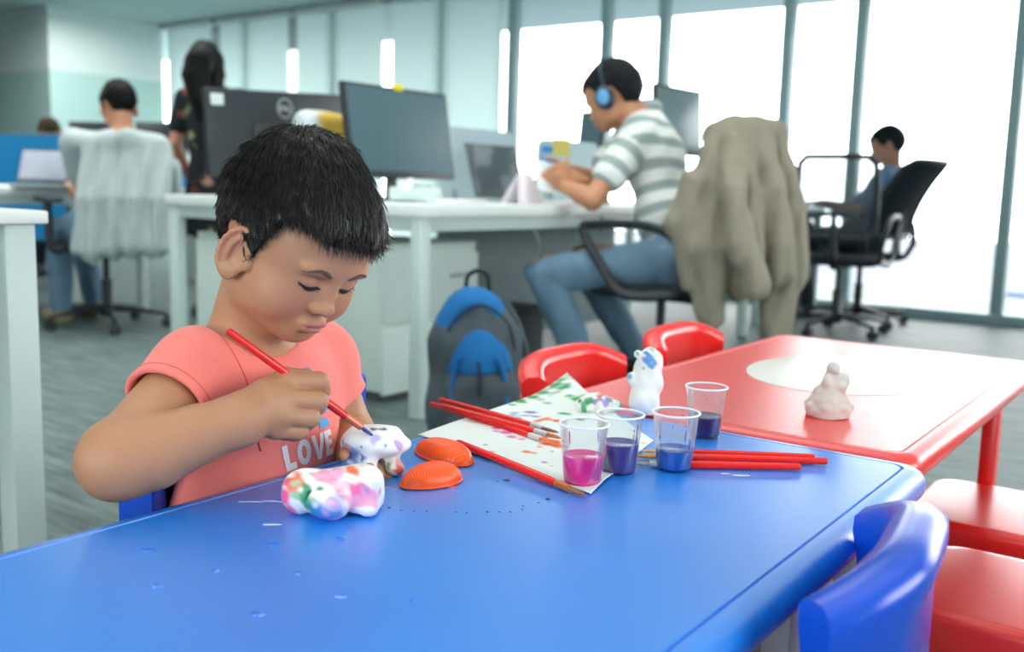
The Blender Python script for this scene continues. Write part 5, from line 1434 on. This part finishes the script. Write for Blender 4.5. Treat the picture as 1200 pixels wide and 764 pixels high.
# headphones on his head
hd, hs = J['head'], 1.24
W_ = lambda *p: hd+hs*(RM @ np.array(p, float))
r = thing('headphones', "dark blue headphones on the striped man's head", 'headphones', hd)
MB().tube([W_(.083*math.sin(u), .012, .006+.123*math.cos(u)) for u in np.linspace(-1.52, 1.52, 26)], .015, 10, flat=.5, up=RM @ np.array([0, 1., 0])).build('headband', mat('hp_dark', '#1e3448', rough=.4), r, world=True)
MB().tube([W_(.080*math.sin(u), .010, .016+.122*math.cos(u)) for u in np.linspace(-.35, .35, 10)], .010, 8, flat=.6, up=RM @ np.array([0, 1., 0])).build('head_pad', mat('hp_blue', '#2f6fd0', rough=.4), r, world=True)
for q in (-1, 1):
    S = SDF(); S.frame(RM, hd, hs); S.ell((q*.090, .006, -.004), (.020, .034, .040), .01); cupo = sdf_obj('ear_cup', S, hd-.2, hd+.2, .004, mat('hp_dark', '#1e3448'), r)
    S = SDF(); S.frame(RM, hd, hs); S.ell((q*.106, .006, -.004), (.006, .022, .025), .01); sdf_obj('cup_disc', S, hd-.2, hd+.2, .003, mat('hp_disc', '#66a9d8', rough=.35), cupo)
# the phone he holds
c = D(640, 208, 4.03); r = thing('mobile_phone', 'white mobile phone held in both hands by the striped man', 'phone', c)
M = frame_from(c-V3(0, 0, .02), (.55, .75, -.2), (-.5, .2, .8))
MB().box((0, 0, .03), (.072, .009, .145), .006, 3).xf(M).build('case', mat('phone_white', '#eef2f2', rough=.3), r, world=True)
MB().box((0, -.005, .03), (.064, .001, .128), .0004).xf(M).build('screen', mat('phone_screen', '#cfdde0', rough=.1), r, world=True)

# ---- cardigan man, left
J = dict(head=D(139, 126, 5.32), face=lv(-.90, .25, -.22), fwd=lv(-1, .1, 0), neck=D(146, 162, 5.30), pel=lv(-4.92, 3.06, .56),
         shL=lv(-4.86, 2.86, .98), shR=lv(-4.88, 3.24, .98), elL=D(98, 232, 5.25), elR=lv(-5.10, 3.42, .78), wrL=D(76, 214, 5.42), wrR=lv(-5.34, 3.34, .80),
         hdL=(lv(-1, .35, -.05), lv(0, 0, 1), lv(.2, 1, 0)), hdR=(lv(-1, -.2, -.05), lv(0, 0, 1), lv(0, -1, 0)),
         hipL=lv(-4.95, 2.95, .53), hipR=lv(-4.95, 3.17, .53), knL=D(72, 262, 5.35), knR=lv(-5.42, 3.20, .50), anL=D(72, 335, 5.42), anR=lv(-5.30, 3.22, .085), toeL=lv(-.9, .1, 0), toeR=lv(-.95, .1, 0), w=.98)
J['anL'][2] = .085; J['knL'][2] = .52
lm_, RL = person('man at the far left desk, back to us, in front of a laptop', J, '#c68f70', '#0d0f10', MAN_LINE,
    [('t_shirt', tee(.6, -.04, .013, .004, 8), mat('tee_grey', '#b5c4c6', rough=.9)), ('jeans', trousers(.013, 5), JEAN)], mat('shoe_tan', '#a89d80', rough=.8), (-5.95, 2.45, 0), (-4.55, 3.75, 1.42), .007)
wv = unit(J['elL']-J['wrL']); c = J['wrL']+wv*.03; h = unit(np.cross(wv, (0, 0, 1))); g = np.cross(wv, h)
r = thing('wristwatch', "black wristwatch on the far left man's wrist", 'watch', c)
MB().tube([c+.034*(math.cos(u)*h+math.sin(u)*g) for u in np.linspace(0, 6.2832, 28, endpoint=False)], .010, 8, closed=True, flat=.4, up=h).build('strap', mat('strap_black', '#20282c'), r, world=True)
MB().lathe([(.001, -.004), (.019, -.004), (.02, 0), (.018, .004), (.001, .004)], c=c+V3(0, 0, .038), seg=20).build('dial', mat('dial', '#30383c', rough=.2), r, world=True)

# ---- standing woman
hw_ = D(242, 82, 5.6)
fw = lv(-.35, .93, 0); lf = unit(np.cross((0, 0, 1), fw))
px_, py_ = hw_[0]+fw[0]*-.02+.05, hw_[1]
P = lambda l, f, z: V3(px_, py_, 0)+lf*l+fw*f+V3(0, 0, z)
J = dict(head=hw_, face=lv(-.60, .80, -.15), fwd=fw, neck=P(0, -.02, 1.30), pel=P(0, 0, .84), shL=P(.17, -.01, 1.25), shR=P(-.17, -.01, 1.25), elL=P(.235, -.03, 1.0), elR=P(-.22, .03, 1.0),
         wrL=P(.205, .08, .80), wrR=P(-.16, .20, .92), hdL=(lv(0, 0, -1)+fw*.2, lf, fw), hdR=(fw+lv(0, 0, .2), -lf, lv(0, 0, 1)),
         hipL=P(.085, 0, .80), hipR=P(-.085, 0, .80), knL=P(.085, .01, .44), knR=P(-.085, .03, .44), anL=P(.085, -.02, .085), anR=P(-.085, .0, .085), toeL=fw, toeR=fw, w=.86)
def tress(H, HLc):
    b = unit(-fw); 
    H.chain([HLc(0, .05, .07), HLc(0, .105, .02), HLc(.01, .11, -.06), J['neck']+b*.11+V3(0, 0, -.06), J['neck']+b*.12+V3(0, 0, -.15)], [.075, .075, .072, .062, .028], .03)
    for q in (-1, 1): H.chain([HLc(q*.055, .04, .04), HLc(q*.075, .05, -.04), J['neck']+lf*q*.07+b*.07+V3(0, 0, -.05)], [.045, .040, .025], .03)
def dress(G, J, Rt, upv, ch, bl, w):
    tee(.55, -.2, .016, .003, 9)(G, J, Rt, upv, ch, bl, w)
def skirt(G, J, Rt, upv, ch, bl, w):
    G.cone(J['pel']+V3(0, 0, .10), J['pel']+V3(0, 0, -.36), .130, .205, .02); G.half(J['pel']+V3(0, 0, -.34), (0, 0, -1), .01); G.half(J['pel']+V3(0, 0, .12), (0, 0, 1), .01)
    G.warp(lambda p, d: d+.010*np.sin(np.arctan2(p[:, 1]-J['pel'][1], p[:, 0]-J['pel'][0])*11)*np.clip((J['pel'][2]-p[:, 2])*4, 0, 1))
rgf = np.random.default_rng(21)
spots = [(P(rgf.uniform(-.26, .26), rgf.uniform(-.2, .2), rgf.uniform(.46, 1.34)), rgf.uniform(.02, .04), ['#8e4a52', '#6f7d5a', '#b58a7a', '#70303e', '#9a9a7a'][rgf.integers(5)]) for _ in range(240)]
FL = blobs('#23282c', spots, freq=70, soft=.3, seed=6)
FLM = mat('floral_print', None, rough=.85, spec=.15, attr='Col', var=.05)
person('woman with long black hair in a dark floral dress, standing behind the desks', J, '#c98f76', '#0c0e10', MAN_LINE,
    [('dress_top', dress, FLM, .007, FL), ('skirt', skirt, FLM, .008, FL)], mat('shoe_dark', '#3b4247'), V3(px_-.5, py_-.5, 0), V3(px_+.5, py_+.5, 1.66), .007, 1.10, tress)

# ---- person in blue by the window
J = dict(head=D(1039, 173, 6.45), face=lv(-.95, -.10, -.22), fwd=lv(-1, -.05, 0), neck=D(1046, 203, 6.42), pel=lv(-1.93, 6.52, .56),
         shL=D(1038, 213, 6.28), shR=D(1036, 213, 6.60), elL=D(1008, 247, 6.20), elR=D(1000, 247, 6.62), wrL=D(966, 238, 6.36), wrR=D(960, 238, 6.6),
         hdL=(lv(-1, -.1, 0), lv(0, 0, 1), lv(0, 1, 0)), hdR=(lv(-1, -.2, 0), lv(0, 0, 1), lv(0, -1, 0)),
         hipL=lv(-1.97, 6.42, .54), hipR=lv(-1.97, 6.62, .54), knL=lv(-2.40, 6.38, .52), knR=lv(-2.40, 6.66, .52), anL=lv(-2.32, 6.38, .085), anR=lv(-2.32, 6.66, .085), toeL=lv(-1, 0, 0), toeR=lv(-1, 0, 0), w=.92)
person('person in a blue shirt seated in profile against the windows', J, '#bb8a74', '#1a2023', MAN_LINE,
    [('shirt', tee(.75, -.04, .014, .004, 12), mat('blue_shirt', '#86abd4', rough=.9)), ('trousers', trousers(.013, 13), mat('dark_trousers', '#2b3640', rough=.9))], mat('shoe_dark', '#3b4247'), (-2.75, 5.95, 0), (-1.45, 7.05, 1.42), .008)

# ---- colleague hidden behind the blue divider
h0 = D(58, 158, 8.3)
J = dict(head=h0, face=lv(.8, -.5, -.4), fwd=lv(.85, -.5, 0), neck=h0+V3(-.03, .02, -.17), pel=h0+V3(-.10, .05, -.62))
f2 = unit(J['fwd']); l2 = unit(np.cross((0, 0, 1), f2)); pz = J['pel']; fl_ = V3(pz[0], pz[1], 0)
for q, sg in (('L', 1), ('R', -1)):
    J['sh'+q] = J['neck']+l2*sg*.18+V3(0, 0, -.06); J['el'+q] = J['sh'+q]+f2*.08+l2*sg*.04+V3(0, 0, -.24); J['wr'+q] = J['el'+q]+f2*.22-l2*sg*.05+V3(0, 0, .03)
    J['hd'+q] = (f2, lv(0, 0, 1), -l2*sg); J['hip'+q] = pz+l2*sg*.09; J['kn'+q] = pz+l2*sg*.10+f2*.40; J['an'+q] = fl_+l2*sg*.10+f2*.36+V3(0, 0, .085); J['toe'+q] = f2
person('brown-haired colleague, only the top of the head above the blue divider', J, '#c9957a', '#4d3f2e', MAN_LINE,
    [('shirt', tee(.6, -.04, .014, .004, 12), mat('tee_green', '#8fa79a', rough=.9)), ('trousers', trousers(.013, 13), mat('dark_trousers', '#2b3640'))], mat('shoe_dark', '#3b4247'), pz-V3(.7, .7, pz[2]), pz+V3(.7, .7, .95), .012)
r = office_chair('office chair hidden behind the bright blue divider', pz[0], pz[1], math.atan2(f2[1], f2[0]), max(pz[2]-.10, .4), .95, .08)
